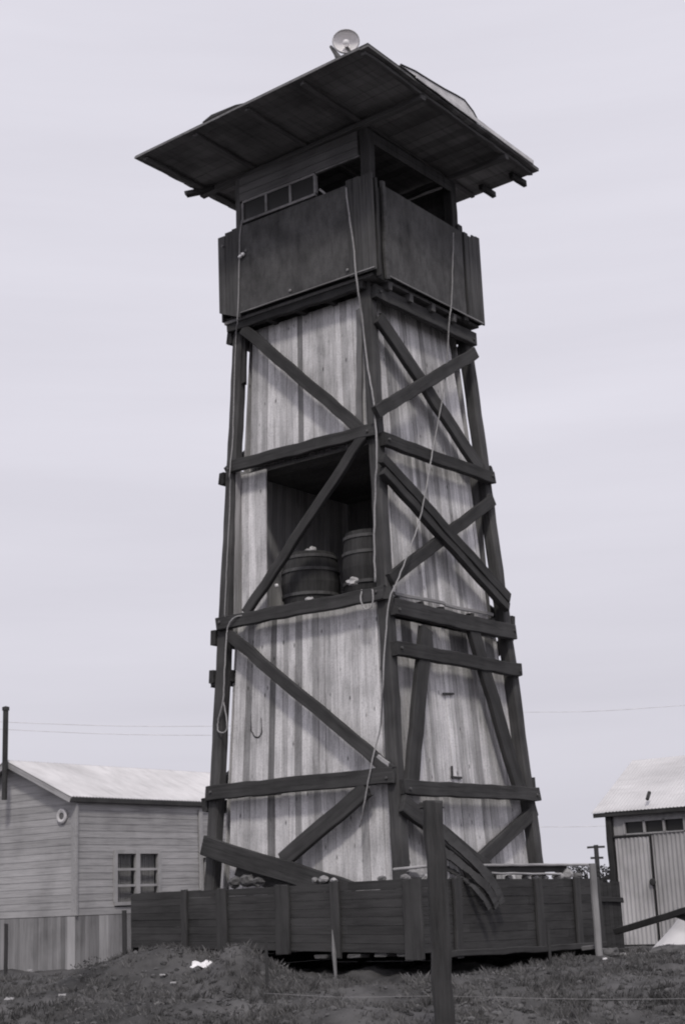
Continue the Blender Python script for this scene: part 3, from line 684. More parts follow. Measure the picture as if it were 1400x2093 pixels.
# stone filling: one uneven sheet plus the single stones one can see
mb = MB(); n = 46; idx = {}
for i in range(n + 1):
    for j in range(n + 1):
        x = cx0 + .05 + (cx1 - cx0 - .1) * i / n; y = cy0 + .05 + (cy1 - cy0 - .1) * j / n; q_ = V((x, y, 0))
        z = .93 + .07 * noise.noise(q_ * 3) + .09 * abs(noise.noise(q_ * 9)) + .03 * noise.noise(q_ * 20)
        mb.v.append((x, y, z))
for i in range(n):
    for j in range(n):
        a = i * (n + 1) + j; mb.f.append([a, a + n + 1, a + n + 2, a + 1]); mb.t.append(1)
tag(mb.build('rubble', m_rubble, None), None, None, kind='stuff')
STN = [(645, 1799, .045, 'S'), (662, 1797, .06, 'S'), (682, 1799, .04, 'S'), (480, 1803, .09, 'S'), (505, 1800, .10, 'S'), (528, 1803, .08, 'S'), (780, 1796, .05, 'S'),
       (828, 1793, .05, 'E'), (850, 1788, .085, 'E'), (872, 1794, .06, 'E'), (925, 1796, .05, 'E'), (1040, 1794, .05, 'E'), (1075, 1792, .06, 'E'), (1092, 1793, .05, 'E'), (1112, 1794, .055, 'E'),
       (1140, 1792, .07, 'E'), (1158, 1787, .09, 'E'), (1178, 1790, .06, 'E')]
for i, (x, y, r, f) in enumerate(STN):
    p = on_y(x, y, cy0 + .18) if f == 'S' else on_x(x, y, cx1 - .18)
    lab = 'pale rough stone on the rubble behind the left wall of the plank enclosure' if f == 'S' else 'pale rough stone on the rubble behind the right wall of the plank enclosure'
    tag(rock('stone', p, r, m_rubble if 3 <= i <= 5 else m_stone), lab.replace('pale', 'grey') if 3 <= i <= 5 else lab, 'stone', 'stones lying in the plank enclosure, left side' if f == 'S' else 'stones lying in the plank enclosure, right side')
# long timbers lying on the crib to the right
def lying(name, P, Q, wd, th, m, label): return tag(board(name, P, Q, wd, th, V((0, 0, 1)), m), label, 'timber')
m_tl = mat('pale_timber', .42, scale=WX, amp=.3, stain=.3)
lying('timber', on_x(978, 1769, 1.75), on_x(1196, 1767, 1.75), .10, .03, m_tl, 'long pale plank, upper of the two lying along the right wall of the enclosure')
tag(board('timber', on_x(985, 1778, 1.70), on_x(1150, 1775, 1.70), .09, .10, V((1, 0, 0)), m_dark), 'thick dark timber lying under the long pale plank by the tower foot', 'timber')
lying('timber', on_x(1000, 1785, 1.80), on_x(1140, 1787, 1.80), .08, .025, m_tl, 'shorter pale plank, lower of the two lying along the right wall of the enclosure')
lying('timber', on_y(806, 1777, -1.85), on_y(872, 1771, -1.85), .08, .03, m_tl, 'short pale plank end beside the front leg above the enclosure')
# sagging dark planks slanting out over the crib wall
GS = 'dark strips slanting down over the enclosure wall'
strips = [([(880, 1685), (925, 1722), (975, 1770), (1008, 1812), (1022, 1846)], .13, 'uppermost dark strip drooping over the right enclosure wall'),
          ([(880, 1722), (920, 1752), (962, 1787), (996, 1820), (1012, 1854)], .11, 'middle dark strip drooping over the right enclosure wall'),
          ([(905, 1772), (932, 1787), (962, 1812), (984, 1836), (996, 1858)], .07, 'lowest thin dark strip drooping over the right enclosure wall')]
for k, (pts, wd, lab) in enumerate(strips):
    xs = [1.66, 1.8, 1.98, 2.06, 2.08]
    P3 = smoothpath([on_x(x, y, xx + .03 * k + .02) for (x, y), xx in zip(pts, xs)], 5); mb = MB()
    P3 = [q + V((rnd(-1, 1), rnd(-1, 1), rnd(-1, 1))) * .004 for q in P3]
    for a, b in zip(P3, P3[1:]):
        t = (b - a).normalized(); s = t.cross(V((1, 0, 0))).normalized() * wd / 2 * rnd(.85, 1.1); nn = V((1, 0, 0)) * .03
        mb.box8([a - s, b - s, b + s, a + s, a - s + nn, b - s + nn, b + s + nn, a + s + nn])
    tag(mb.build('drooping_strip', m_iron, None, origin=P3[0]), lab, 'strip', GS)
# broken stake at the crib
p0 = on_y(686, 1968, -2.35); p1 = on_y(679, 1900, -2.2); p0.z = gz(p0.x, p0.y) - .08
mb = MB(); mb.tube([p0, p0.lerp(p1, .35), p0.lerp(p1, .6), p1], [.012, .020, .024, .004], 6)
tag(mb.build('broken_stake', mat('split_wood', .2, scale=WZ), None, origin=p0), 'pale broken stake with a pointed top leaning on the enclosure', 'stake')

# ------------------------------------------------------------ house on the left
HX, HY = -8.185, 2.50; ZE, ZRG, ZS, ZG = 2.78, 3.66, .83, -.25
HW = empty('house', (HX - 2, HY, -.05), 'single storey grey clapboard house with pale metal roof left of the tower', 'house')
HR = HX - on_y(14, 1558, HY - .2).x; ZRG = on_y(14, 1558, HY - .2).z - .05; XM = HX - HR; XW = HX - 2 * HR; YE = 9.5
mb = MB(); z = ZS; rh = .118
def gable_x(z):       # right-hand extent of the gable at height z
    return HX if z < ZE else HX - (z - ZE) / (ZRG - ZE) * HR
while z < ZRG - .05:
    z1 = min(z + rh, ZRG - .01); xr0, xr1 = gable_x(z), gable_x(z1); xl0, xl1 = 2 * XM - xr0, 2 * XM - xr1
    mb.box8([(xl0, HY - .010, z), (xr0, HY - .010, z), (xr0, HY + .02, z), (xl0, HY + .02, z), (xl1, HY - .004, z1), (xr1, HY - .004, z1), (xr1, HY + .02, z1), (xl1, HY + .02, z1)], rnd(.88, 1.1)); z = z1
mb.build('wall', m_side, HW)
mb = MB(); z = ZS; WY0, WY1, WZ0, WZ1 = 3.42, 4.53, 1.03, 1.87
while z < ZE - .01:
    z1 = min(z + rh, ZE)
    spans = [(HY, YE)] if (z1 < WZ0 or z > WZ1) else [(HY, WY0), (WY1, YE)]
    for a, b in spans:
        t = rnd(.9, 1.1)
        mb.box8([(HX - .02, a, z), (HX + .010, a, z), (HX + .010, b, z), (HX - .02, b, z), (HX - .02, a, z1), (HX + .004, a, z1), (HX + .004, b, z1), (HX - .02, b, z1)], t)
    z = z1
mb.build('wall', m_side, HW)
mb = MB(); mb.box((XW, HY, ZG), (XW + .04, YE, ZE)); mb.box((XW, YE, ZG), (HX, YE + .04, ZE)); mb.build('wall', m_skirt, HW)
board('corner_board', V((HX + .0, HY - .012, ZS)), V((HX + .0, HY - .012, ZE - .02)), .13, .06, V((0, -1, 0)), m_trim, HW, rough=.001)
board('corner_board', V((HX + .03, 5.63, ZS)), V((HX + .03, 5.63, ZE - .12)), .10, .03, V((1, 0, 0)), m_trim, HW, rough=.001)
# skirt of upright boards
mb = MB(); x = HX
while x > XW:
    d = rnd(.09, .14); mb.box((x - d + .003, HY - .02, ZG), (x, HY + .01, ZS - .01), rnd(.75, 1.15)); x -= d
y = HY
while y < YE:
    d = rnd(.09, .14); t = rnd(.8, 1.15) if not 3.0 < y < 3.25 else 1.45
    mb.box((HX - .01, y + .003, ZG), (HX + .02, y + d, ZS - .01), t); y += d
mb.build('skirt', m_skirt, HW)
mb = MB(); mb.box((HX - .15, HY - .035, ZG), (HX + .035, HY - .02, ZS - .012), 1.1); mb.build('corner_board', m_trim, HW)
# roof
mb = MB()
def roof_pt(s, y, up=0): # s: 0 ridge .. 1 eave (beyond 1 = overhang)
    return V((XM + s * HR, y, ZRG + .03 - s * (ZRG - ZE) + up))
k = 96; nY = k
for side in (1, -1):
    base = len(mb.v)
    for i in range(nY * 3 + 1):
        y = HY - .22 + (YE + .4 - HY) * i / (nY * 3); wv = .010 * math.cos(i * 2 * math.pi / 3)
        for s in (0, .5, 1.07):
            p = roof_pt(s, y, wv + .05); mb.v.append((XM + side * (p.x - XM), p.y, p.z))
    for i in range(nY * 3):
        for j in range(2):
            a = base + i * 3 + j; mb.f.append([a, a + 1, a + 4, a + 3]); mb.t.append(1)
r_ = mb.build('roof', m_rooft, HW, fix=False); md = r_.modifiers.new('t', 'SOLIDIFY'); md.thickness = .012
for side in (1, -1):
    a = roof_pt(0, HY - .2); b = roof_pt(1.06, HY - .2)
    a.x = XM + side * (a.x - XM); b.x = XM + side * (b.x - XM)
    board('bargeboard', a + V((0, 0, -.02)), b + V((0, 0, -.02)), .10, .03, V((0, -1, 0)), mat('rake_board', .42, scale=WX), r_, rough=.001)
board('eave_board', V((HX + .09, HY - .2, ZE - .02)), V((HX + .09, YE, ZE - .02)), .09, .03, V((1, 0, 0)), m_felt, r_, rough=.001)
mb = MB(); mb.box((HX + .004, HY - .1, ZE - .055), (HX + .075, YE, ZE - .035)); mb.build('soffit', m_trim, r_)
# window
wo = MB(); F = .06
def wbar(y0, y1, z0, z1, t=1): wo.box((HX - .03, y0, z0), (HX + .04, y1, z1), t)
wbar(WY0 - .02, WY1 + .02, WZ1 - .015, WZ1 + .05); wbar(WY0 - .02, WY1 + .02, WZ0 - .06, WZ0)
wbar(WY0 - .03, WY0 + .05, WZ0, WZ1 - .015); wbar(WY1 - .05, WY1 + .03, WZ0, WZ1 - .015)
ym = (WY0 + WY1) / 2; wbar(ym - .05, ym + .05, WZ0, WZ1 - .015, 1.1)
for f in (.33, .66):
    zz = WZ0 + (WZ1 - WZ0) * f; wo.box((HX - .02, WY0 + .05, zz - .02), (HX + .02, ym - .05, zz + .02)); wo.box((HX - .02, ym + .05, zz - .02), (HX + .02, WY1 - .05, zz + .02))
m_wfr = mat('window_paint', .40, scale=(8, 8, 8), amp=.15)
win = wo.build('window', m_wfr, HW)
g = MB()
for f in range(3):
    z0_ = WZ0 + (WZ1 - WZ0) * f / 3 + .02; z1_ = WZ0 + (WZ1 - WZ0) * (f + 1) / 3 - .02
    g.box((HX - .012, WY0 + .05, z0_), (HX - .006, ym - .05, z1_)); g.box((HX - .012, ym + .05, z0_), (HX - .006, WY1 - .05, z1_))
mg = bpy.data.materials.new('window_glass'); mg.use_nodes = True; bs = mg.node_tree.nodes['Principled BSDF']
bs.inputs['Base Color'].default_value = (.04, .04, .04, 1); bs.inputs['Roughness'].default_value = .08; bs.inputs['Alpha'].default_value = .12
g.build('glass', mg, win)
cu = MB()
for (a, b) in ((WY0 + .04, ym - .07), (ym + .10, WY1 - .04)):
    n_ = 40
    for i in range(n_):
        y0_ = a + (b - a) * i / n_; y1_ = a + (b - a) * (i + 1) / n_; c0 = .02 * math.sin(i * 1.3); c1_ = .02 * math.sin((i + 1) * 1.3)
        nb = len(cu.v); cu.v += [(HX - .1 + c0, y0_, WZ0), (HX - .1 + c1_, y1_, WZ0), (HX - .1 + c1_, y1_, WZ1), (HX - .1 + c0, y0_, WZ1)]; cu.f.append([nb, nb + 1, nb + 2, nb + 3]); cu.t.append(1)
cu.build('curtain', m_curt, win, fix=False)
mb = MB(); mb.box((HX - 1.2, WY0 - .3, WZ0 - .3), (HX - 1.15, WY1 + .3, WZ1 + .3)); mb.build('room_wall', m_iron, HW)
# stove pipe and round vent
mb = MB(); p = V((on_y(12, 1500, HY - .30).x, HY - .30, 0)); mb.tube([V((p.x, p.y, 2.86)), V((p.x, p.y, 4.48))], .05, 12)
mb.lathe([(.05, 4.44), (.065, 4.44), (.065, 4.5), (.0, 4.52)], 12, Matrix.Translation(V((p.x, p.y, 0)))); mb.build('stovepipe', m_iron, HW)
p = on_y(127, 1668, HY - .04); Mv = Matrix.Translation(p) @ Matrix.Rotation(math.pi / 2, 4, 'X')
mb = MB(); mb.lathe([(.062, -.02), (.125, -.02), (.125, .01), (.1, .025), (.062, .01), (.062, -.02)], 24, Mv); vt = mb.build('vent', mat('vent_paint', .62), HW)
mb = MB(); mb.lathe([(.001, .0), (.064, .0)], 20, Mv); mb.build('vent_hole', mat('vent_dark', .14), vt, fix=False)
# shutter box at the far end of the wall
mb = MB(); mb.box((HX + .03, 5.72, ZG), (HX + .35, 6.1, 1.78)); mb.box((HX + .0, 5.66, 1.78), (HX + .4, 6.2, 1.83)); 
tag(mb.build('cupboard', m_trim, None, origin=(HX + .2, 5.9, ZG)), 'narrow grey cupboard against the house wall behind the left tower leg', 'cupboard')

# ------------------------------------------------------------ corrugated shed on the right
SHY = 7.15; SX0 = -.46; SX1 = 3.6; SZ = 2.13
SH = empty('shed', (SX0, SHY, -.05), 'corrugated metal shed with a pale pitched roof right of the tower', 'shed')
def corr(name, x0, x1, z0, z1, y, m, parent, per=.076, amp=.011, sl0=0, zfun=None):
    mb = MB(); n_ = int((x1 - x0) / per * 6)
    for i in range(n_ + 1):
        x = x0 + (x1 - x0) * i / n_; w_ = amp * math.sin((x - x0) / per * 2 * math.pi)
        zt = zfun(x) if zfun else z1
        mb.v += [(x, y + w_, z0), (x + sl0, y + w_, zt)]
        if i: a = (i - 1) * 2; mb.f.append([a, a + 2, a + 3, a + 1]); mb.t.append(1)
    o = mb.build(name, m, parent, smooth=False, fix=False); md = o.modifiers.new('t', 'SOLIDIFY'); md.thickness = .004; return o
wl = corr('front_wall', .30, SX1, -.15, 1.74, SHY, m_corr, SH)
mb = MB(); mb.box((SX0 + .09, SHY - .0, 1.74), (-.17, SHY + .03, 2.13), .9); mb.box((.90, SHY, 1.74), (SX1, SHY + .03, 2.1), .9)
mb.box((-.17, SHY, 1.98), (.90, SHY + .03, 2.12), .8); mb.build('upper_boards', m_trim, SH)
board('corner_post', V((SX0 + .03, SHY - .02, -.15)), V((SX0 + .03, SHY - .02, 2.14)), .10, .10, V((0, -1, 0)), m_dark, SH)
wnd = MB(); zz0, zz1 = 1.76, 1.97
for x in (-.17, .19, .54, .90): wnd.box((x - .018, SHY - .02, zz0), (x + .018, SHY + .02, zz1))
wnd.box((-.15, SHY - .02, zz1 - .02), (.88, SHY + .02, zz1 + .012)); wnd.box((-.15, SHY - .02, zz0 - .015), (.88, SHY + .02, zz0 + .008))
wn = wnd.build('window', m_trim, SH)
for a, b in ((-.15, .17), (.21, .52), (.56, .88)):
    g = MB(); g.box((a, SHY + .03, zz0), (b, SHY + .036, zz1)); g.build('pane', m_glass, wn)
door = corr('door', -.34, .27, .02, 1.70, SHY - .03, m_corr2, SH)
board('door_frame', V((-.37, SHY - .03, 1.725)), V((.30, SHY - .03, 1.725)), .03, .04, V((0, -1, 0)), m_iron, door)
board('door_frame', V((.285, SHY - .035, 1.71)), V((.285, SHY - .035, 0.0)), .018, .03, V((0, -1, 0)), m_iron, door, rough=.004)
mb = MB(); p = on_y(1333, 1803, SHY - .06); mb.lathe([(0, -.02), (.05, -.02), (.06, 0), (.05, .02), (0, .025)], 12, Matrix.Translation(p) @ Matrix.Rotation(math.pi / 2, 4, 'X')); mb.build('latch', m_iron, door)
mb = MB(); mb.box((-.36, SHY - .02, -.15), (.30, SHY + .0, .015)); mb.build('threshold', m_dark, SH)
RY1 = SHY + 1.5; RZ = 3.07
mb = MB(); n_ = 420
for side in (0, 1):
    base = len(mb.v)
    for i in range(n_ + 1):
        x = SX0 - .22 + (SX1 + .4 - SX0) * i / n_; w_ = .005 * math.sin(i * 2 * math.pi / 6)
        e = (SHY - .14, 2.10) if side == 0 else (RY1 + 1.64, 2.10)
        mb.v += [(x, e[0], e[1] + w_ + .03), (x, RY1, RZ + w_)]
        if i: a = base + (i - 1) * 2; mb.f.append([a, a + 2, a + 3, a + 1]); mb.t.append(1)
rf = mb.build('roof', m_rooft, SH, fix=False); md = rf.modifiers.new('t', 'SOLIDIFY'); md.thickness = .006
board('eave_board', V((SX0 - .2, SHY - .11, 2.085)), V((SX1, SHY - .11, 2.085)), .07, .03, V((0, -1, 0)), m_dark, rf, rough=.003)
mb = MB(); mb.box((SX0 + .02, SHY + .05, -.15), (SX0 + .05, RY1 + 1.5, 2.1)); mb.box((SX1, SHY, -.15), (SX1 + .03, RY1 + 1.5, 2.1)); mb.box((SX0 + .05, RY1 + 1.45, -.15), (SX1, RY1 + 1.5, 2.1))
mb.poly([(SX0 + .03, SHY, 2.1), (SX0 + .03, RY1 + 1.5, 2.1), (SX0 + .03, RY1, RZ - .03)], (1, 0, 0), .02); mb.build('side_wall', m_corr, SH)
p = on_y(1322, 1634, SHY - .1); mb = MB(); mb.tube([p, p + V((0, .1, .12))], .03, 8); mb.build('roof_bolt', m_iron, rf)

# ------------------------------------------------------------ posts, poles, wires
def zpost(name, px, py_top, D, wd, m, label, cat, bottom=None, lean=0, group=None, round_=False):
    p = at(px, py_top, D); g = gz(p.x, p.y) - .25
    q = V((p.x + lean * RT.x, p.y + lean * RT.y, g))
    if round_:
        mb = MB(); n_ = 7; mb.tube([q.lerp(p, i / n_) + V((rnd(-1, 1), rnd(-1, 1), 0)) * wd * .05 for i in range(n_ + 1)], wd / 2, 10); o = mb.build(name, m, None, origin=q)
    else: o = board(name, q, p, wd, wd, V((FW.x, FW.y, 0)).normalized() * -1, m, rough=wd * .06, bev=wd * .12)
    return tag(o, label, cat, group)
m_postx = mat('tarred_post_board', 0.058, scale=WX, amp=0.55, stain=0.4, bump=0.9)
zpost('fence_post', 884, 1640, 12.4, .155, m_postx, 'thick dark wooden post standing in the foreground before the tower', 'post', lean=-.0)
p = at(884, 1645, 12.38)
tag(board('cross_piece', p + RT * -.10 + V((0, 0, -.01)), p + RT * .07 + V((0, 0, .0)), .06, .05, V((0, 0, 1)), m_postx), 'short dark block nailed across the top of the thick foreground post', 'block')
GP = 'thin stakes of the wire fence'
zpost('stake', 255, 1860, 17.3, .045, m_iron, 'thin dark stake before the house corner, left of the enclosure', 'stake', group=GP)
zpost('stake', 14, 1888, 19.5, .04, m_iron, 'thin dark stake at the far left before the house', 'stake', group=GP)
zpost('stake', 544, 1926, 15.4, .03, m_iron, 'thin dark stake just right of the earth mound', 'stake', group=GP)
zpost('stake', 1119, 1890, 16.8, .03, m_iron, 'thin dark stake before the right wall of the enclosure', 'stake', group=GP)
zpost('pole', 1209, 1765, 18.4, .085, m_pale, 'pale round pole standing at the right end of the plank enclosure', 'pole', round_=True)
zpost('stake', 1235, 1958, 18.0, .05, m_white, 'short white stake right of the pale pole', 'stake')
# fence wire
a, b, c = at(540, 2030, 13.6), at(890, 2036, 12.5), at(1500, 2040, 13.2)
rope('fence_wire', [a, a.lerp(b, .5) + V((0, 0, -.02)), b, b.lerp(c, .3) + V((0, 0, -.012)), b.lerp(c, .6) + V((0, 0, -.015)), c], .0024, 'thin pale wire stretched from the thick foreground post to the right', m=mat('fence_wire', .26), cat='wire')
# overhead wires far away
def owire(p, q, D0, D1, lab, r=.010):
    a, b = at(*p, D0), at(*q, D1); mid = (a + b) / 2 - V((0, 0, .15))
    rope('overhead_wire', [a, mid, b], r, lab, m=mat('wire_grey', .8), cat='wire', group='overhead wires')
owire((-120, 1470), (620, 1482), 60, 60, 'upper faint overhead wire above the house roof')
owire((-120, 1484), (620, 1502), 60, 60, 'lower faint overhead wire above the house roof')
owire((980, 1455), (1420, 1440), 70, 70, 'faint overhead wire high to the right of the tower', .010)
owire((1060, 1690), (1420, 1672), 70, 70, 'faint overhead wire low between the tower and the shed', .010)
P_ = at(1217, 1727, 75); pb = V((P_.x, P_.y, gz(P_.x, P_.y, False) - .3))
up_ = empty('utility_pole', pb, 'distant utility pole with crossarm between the enclosure and the shed', 'utility pole')
mb = MB(); mb.tube([pb, P_], .11, 8); mb.build('pole', m_iron, up_)
for dz, L_ in ((-.1, .42), (-.6, .3)):
    board('crossarm', P_ + V((RT.x, RT.y, 0)) * -L_ + V((0, 0, dz)), P_ + V((RT.x, RT.y, 0)) * L_ + V((0, 0, dz)), .1, .1, V((0, 0, 1)), m_iron, up_)

# ------------------------------------------------------------ junk between the enclosure and the shed
def fence_panel(px0, px1, pyt, D, label):
    a, b = at(px0, pyt, D), at(px1, pyt + 2, D + .6); o = empty('board_fence', (a.x, a.y, gz(a.x, a.y)), label, 'fence')
    mb = MB(); k = 7; n_ = V((-(b - a).y, (b - a).x, 0)).normalized(); n_ = -n_ if n_.dot(CAM - a) < 0 else n_
    for i in range(k):
        p = a.lerp(b, i / k); q = a.lerp(b, (i + .94) / k); t = rnd(.5, 1.3); g = gz(p.x, p.y) - .2; j = rnd(-.03, .02)
        mb.slab([(p.x, p.y, g), (q.x, q.y, g), (q.x, q.y, q.z + j), (p.x, p.y, p.z + j)], n_, .03, t)
    mb.build('boards', m_crib, o)
    board('rail', a + V((0, 0, -.25)) + n_ * .05, b + V((0, 0, -.25)) + n_ * .05, .07, .04, n_, m_dark, o); return o
fence_panel(1200, 1262, 1800, 21.6, 'dark upright board fence between the pale pole and the shed')
# shrubs and barrels on the skyline
def shrub(px, py, D, r, lab, squash=.8):
    c = at(px, py, D); o = empty('shrub', (c.x, c.y, gz(c.x, c.y, False)), lab, 'shrub', 'dark shrubs on the skyline right of the tower')
    mb = MB()
    for i in range(420):
        th, ph = rnd(0, 6.283), math.acos(rnd(-1, 1)); rr = r * (.45 + .55 * random.random() ** .5) * (1 + .3 * noise.noise(V((th, ph, px))))
        q = c + V((rr * math.sin(ph) * math.cos(th), rr * math.sin(ph) * math.sin(th), rr * math.cos(ph) * squash))
        s = r * rnd(.08, .17); e1 = V((rnd(-1, 1), rnd(-1, 1), rnd(-1, 1))).normalized(); e2 = e1.cross(V((rnd(-1, 1), rnd(-1, 1), rnd(-1, 1)))).normalized()
        nb = len(mb.v); mb.v += [tuple(q - e1 * s), tuple(q - e2 * s * .5), tuple(q + e1 * s), tuple(q + e2 * s * .5)]; mb.f.append([nb, nb + 1, nb + 2, nb + 3]); mb.t.append(1)
    mb.build('crown', m_bush, o, fix=False)
    mb = MB(); g = gz(c.x, c.y, False) - .2
    mb.tube([V((c.x, c.y, g)), c], [r * .12, r * .05], 6); mb.build('stem', m_iron, o)
shrub(1150, 1780, 40, .20, 'small dark shrub left of the distant utility pole, the nearer to the tower'); shrub(1172, 1779, 42, .20, 'small dark shrub next to the left of the distant utility pole')
shrub(1200, 1787, 40, .28, 'dark shrub just before the distant utility pole'); shrub(1232, 1786, 44, .30, 'dark shrub between the distant utility pole and the shed')
mb = MB(); fa = math.atan2(FW.y, FW.x)
for i in range(5200):
    a = fa + rnd(-.5, .5); R = rnd(170, 200); x, y = CAM.x + R * math.cos(a), CAM.y + R * math.sin(a)
    h = 1.1 + 1.6 * max(0, noise.noise(V((a * 30, 0, 3)))); z = rnd(-.3, h + 0.9)
    s = rnd(.3, .7); e1 = V((-math.sin(a), math.cos(a), 0)) * s; nb = len(mb.v); q = V((x, y, z))
    mb.v += [tuple(q - e1), tuple(q + e1), tuple(q + V((rnd(-.3, .3), rnd(-.3, .3), s * 1.2)))]; mb.f.append([nb, nb + 1, nb + 2]); mb.t.append(1)
tag(mb.build('distant_scrub', m_bush, None, fix=False), None, None, kind='stuff')
# planks lying before the shed
for (x0, y0, x1, y1, D, wd, lab, m) in ((1268, 1951, 1362, 1953, 19.5, .16, 'pale plank lying on the ground before the shed door', m_tl), (1262, 1944, 1282, 1941, 19.9, .12, 'short plank end left of the pale plank before the shed', m_dark),
                                   (1232, 1976, 1258, 1969, 18.2, .10, 'small pale board on the ground right of the pale pole', m_tl), (1190, 1938, 1222, 1934, 18.6, .12, 'grey board at the lower right corner of the enclosure', m_raft)):
    a, b = at(x0, y0, D), at(x1, y1, D); tag(board('plank', a, b, wd, .05, V((0, 0, 1)), m), lab, 'plank')
for (x, y, r) in ((1240, 1950, .10), (1252, 1946, .08), (1228, 1962, .07), (1245, 1957, .06)):
    tag(rock('stone', at(x, y, 18.8), r, m_rubble), 'grey stone in the heap by the foot of the pale pole', 'stone', 'stones heaped by the foot of the pale pole')
# dark beam and white sheet by the right edge
tag(board('drawbar', at(1258, 1905, 19.6), at(1425, 1853, 18.6), .075, .08, V((0, -1, 0)), m_iron), 'long dark bar rising to the right in front of the shed door', 'bar')
tag(board('prop', at(1378, 1868, 18.9), at(1425, 1888, 18.7), .07, .06, V((0, -1, 0)), m_iron), 'short dark bar branching off the long bar at the right edge', 'bar')
mb = MB(); c = at(1392, 1905, 20.5); rgt = V((RT.x, RT.y, 0)).normalized(); bk = V((FW.x, FW.y, 0)).normalized()
mesh_pts = []
n1, n2 = 14, 10
for i in range(n1 + 1):
    for j in range(n2 + 1):
        u, v = i / n1, j / n2; q = c + rgt * (-.36 + u * 1.5) + bk * (-.2 + v * 1.0)
        h = .80 * math.exp(-((u - .55) / .42) ** 2) * (1 - (2 * v - 1) ** 2 * .7) + .05 * noise.noise(q * 5); mb.v.append((q.x, q.y, -.05 + h * 1.1))
for i in range(n1):
    for j in range(n2):
        a = i * (n2 + 1) + j; mb.f.append([a, a + n2 + 1, a + n2 + 2, a + 1]); mb.t.append(1)
o = tag(mb.build('tarpaulin', mat('white_canvas', .72, amp=.12), None, smooth=True, origin=c), 'white sheet thrown over a heap beside the shed at the right edge', 'sheet'); md = o.modifiers.new('t', 'SOLIDIFY'); md.thickness = .01
rock_o = tag(rock('boulder', at(1385, 1952, 19.2), .30, m_rubble, .45, 3), 'dark earth lump before the white sheet at the right edge', 'boulder')

# ------------------------------------------------------------ grass, scraps
def grass():
    vs_, fs, tn = [], [], []
    fa = math.atan2(FW.y, FW.x)
    for i in range(21000):
        D = 11.5 + 10.5 * random.random() ** 1.15; a = fa + rnd(-.25, .25); x, y = CAM.x + D * math.cos(a), CAM.y + D * math.sin(a)
        if cx0 - .1 < x < cx1 + .15 and cy0 - .15 < y < cy1 + .1: continue
        dn = noise.noise(V((x, y, 0)) * 1.4) + .4 * noise.noise(V((x, y, 5)) * 4)
        if dn < rnd(-.45, .25): continue
        z = gz(x, y) - .01; h = rnd(.025, .075) * (1 + max(0, dn)); t0 = rnd(.55, 1.35)
        for b in range(7):
            g = rnd(0, 6.283); bx, by = x + rnd(-.03, .03), y + rnd(-.03, .03); wd = rnd(.003, .007); hh = h * rnd(.5, 1.2); ln = hh * rnd(.1, .8)
            cx_, cy_ = math.cos(g), math.sin(g); nb = len(vs_)
            vs_ += [(bx - cy_ * wd, by + cx_ * wd, z), (bx + cy_ * wd, by - cx_ * wd, z), (bx + cx_ * ln * .4, by + cy_ * ln * .4, z + hh * .65), (bx + cx_ * ln, by + cy_ * ln, z + hh)]
            fs += [(nb, nb + 1, nb + 2), (nb, nb + 2, nb + 3)]; t = t0 * rnd(.8, 1.2); tn += [t, t]
    me = bpy.data.meshes.new('grass'); me.from_pydata(vs_, [], fs); tonelayer(me, tn); o = link('grass', me, m_grass); o['kind'] = 'stuff'
grass()
def weeds():
    vs_, fs, tn = [], [], []
    fa = math.atan2(FW.y, FW.x); n = 0
    while n < 420:
        D = 12.2 + 5.5 * random.random() ** 1.6; a = fa + rnd(-.24, .24); x, y = CAM.x + D * math.cos(a), CAM.y + D * math.sin(a)
        if cx0 - .2 < x < cx1 + .3 and cy0 - .3 < y < cy1 + .1: continue
        n += 1
        if noise.noise(V((x, y, 9)) * 1.1) < rnd(-.3, .25): continue
        z = gz(x, y); R0 = rnd(.05, .15); t0 = rnd(.3, 1.6)
        for b in range(46):
            g = rnd(0, 6.283); rr = R0 * random.random() ** .5; q = V((x + rr * math.cos(g), y + rr * math.sin(g), z + R0 * .75 * random.random() * (1 - rr / R0 * .6)))
            e1 = V((rnd(-1, 1), rnd(-1, 1), rnd(-.2, 1))).normalized() * rnd(.008, .024); e2 = e1.cross(V((rnd(-1, 1), rnd(-1, 1), rnd(-1, 1)))).normalized() * rnd(.004, .009)
            nb = len(vs_); vs_ += [tuple(q - e1), tuple(q - e2), tuple(q + e1), tuple(q + e2)]; fs.append((nb, nb + 1, nb + 2, nb + 3)); tn.append(t0 * rnd(.8, 1.2))
    me = bpy.data.meshes.new('weeds'); me.from_pydata(vs_, [], fs); tonelayer(me, tn); o = link('weeds', me, m_grass); o['kind'] = 'stuff'
weeds()
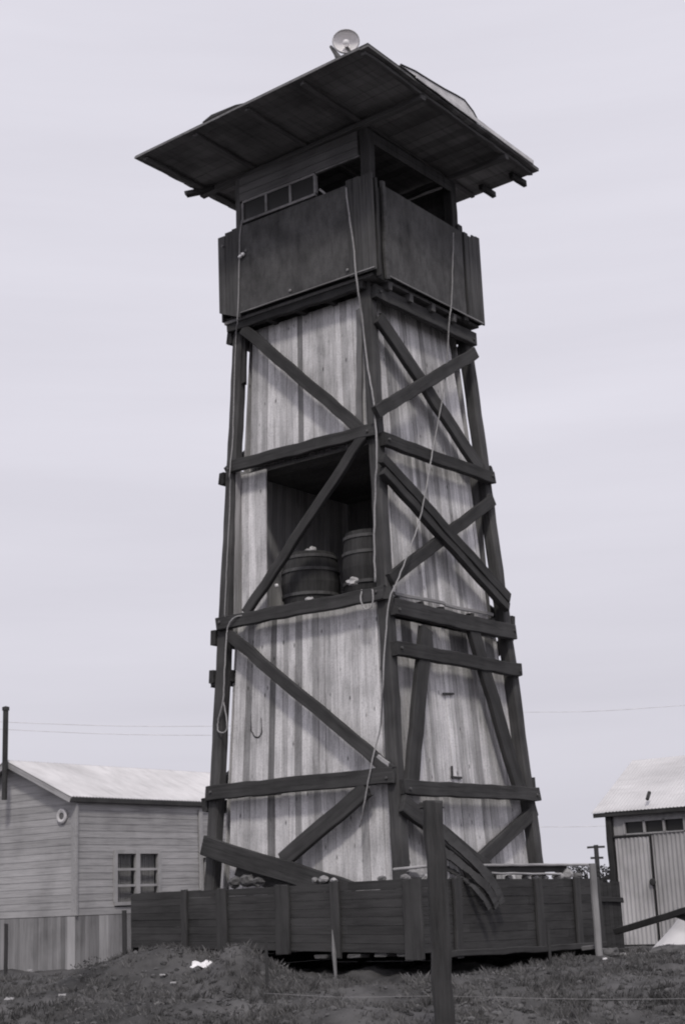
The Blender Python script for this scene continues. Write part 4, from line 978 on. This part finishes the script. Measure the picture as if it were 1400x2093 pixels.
# clods of earth
mb = MB()
fa = math.atan2(FW.y, FW.x)
_b = bmesh.new(); bmesh.ops.create_icosphere(_b, subdivisions=2, radius=1); ICO_V = [v.co.copy() for v in _b.verts]; ICO_F = [[v.index for v in f.verts] for f in _b.faces]; _b.free()
for i in range(4200):
    D = 12 + 8.5 * random.random(); a = fa + rnd(-.24, .24); x, y = CAM.x + D * math.cos(a), CAM.y + D * math.sin(a)
    if cx0 - .1 < x < cx1 + .15 and cy0 - .15 < y < cy1 + .1: continue
    r = .008 + .030 * random.random() ** 2.5; z = gz(x, y) + r * .15; t = rnd(.6, 1.4); c = V((x, y, z)); nb = len(mb.v); k = V((i * 1.7, 0, 0))
    for q in ICO_V:
        mb.v.append(tuple(c + V((q.x, q.y, q.z * .75)) * r * (1 + .45 * noise.noise(q * 1.5 + k))))
    for f in ICO_F: mb.f.append([nb + j for j in f]); mb.t.append(t)
tag(mb.build('earth_clods', mat('clods', .10, scale=(9, 9, 9), amp=.5, tone=True), None, fix=False), None, None, kind='stuff')
def scrap(px, py, s, label, m=m_white, name='paper_scrap'):
    d = ray(px, py); t = 12.0
    while t < 40:
        q = CAM + d * t
        if q.z < gz(q.x, q.y): break
        t += .02
    c = V((q.x, q.y, gz(q.x, q.y) + .02)); bm = bmesh.new(); bmesh.ops.create_grid(bm, x_segments=9, y_segments=5, size=1); k = rnd(0, 40)
    for v in bm.verts: v.co = V((v.co.x * s, v.co.y * s * .5, .35 * s * noise.noise(v.co * 2 + V((k, 0, 0))) + .02))
    me = bpy.data.meshes.new(name); bm.to_mesh(me); bm.free()
    o = link(name, me, m, None, Matrix.Translation(c) @ Matrix.Rotation(math.atan2(RT.y, RT.x) + rnd(-.3, .3), 4, 'Z') @ Matrix.Rotation(.35, 4, 'X'))
    md = o.modifiers.new('t', 'SOLIDIFY'); md.thickness = .004; tag(o, label, 'scrap')
scrap(417, 1978, .13, 'largest white scrap of paper, on the side of the earth mound')
scrap(372, 1935, .045, 'small white scrap on top of the earth bank left of the mound')
scrap(448, 1940, .035, 'small pale scrap on the crest of the earth mound', m_frame)
scrap(333, 2001, .03, 'small pale scrap in the grass below the earth bank', m_frame)
scrap(355, 2017, .03, 'narrow pale scrap in the grass under the mound', m_frame)
scrap(128, 2043, .035, 'pale scrap in the grass at the lower left', m_frame)
scrap(20, 2050, .045, 'pale flattened scrap at the far left in the grass', m_frame)
scrap(62, 1988, .04, 'pale strip at the foot of the house skirt', m_frame)
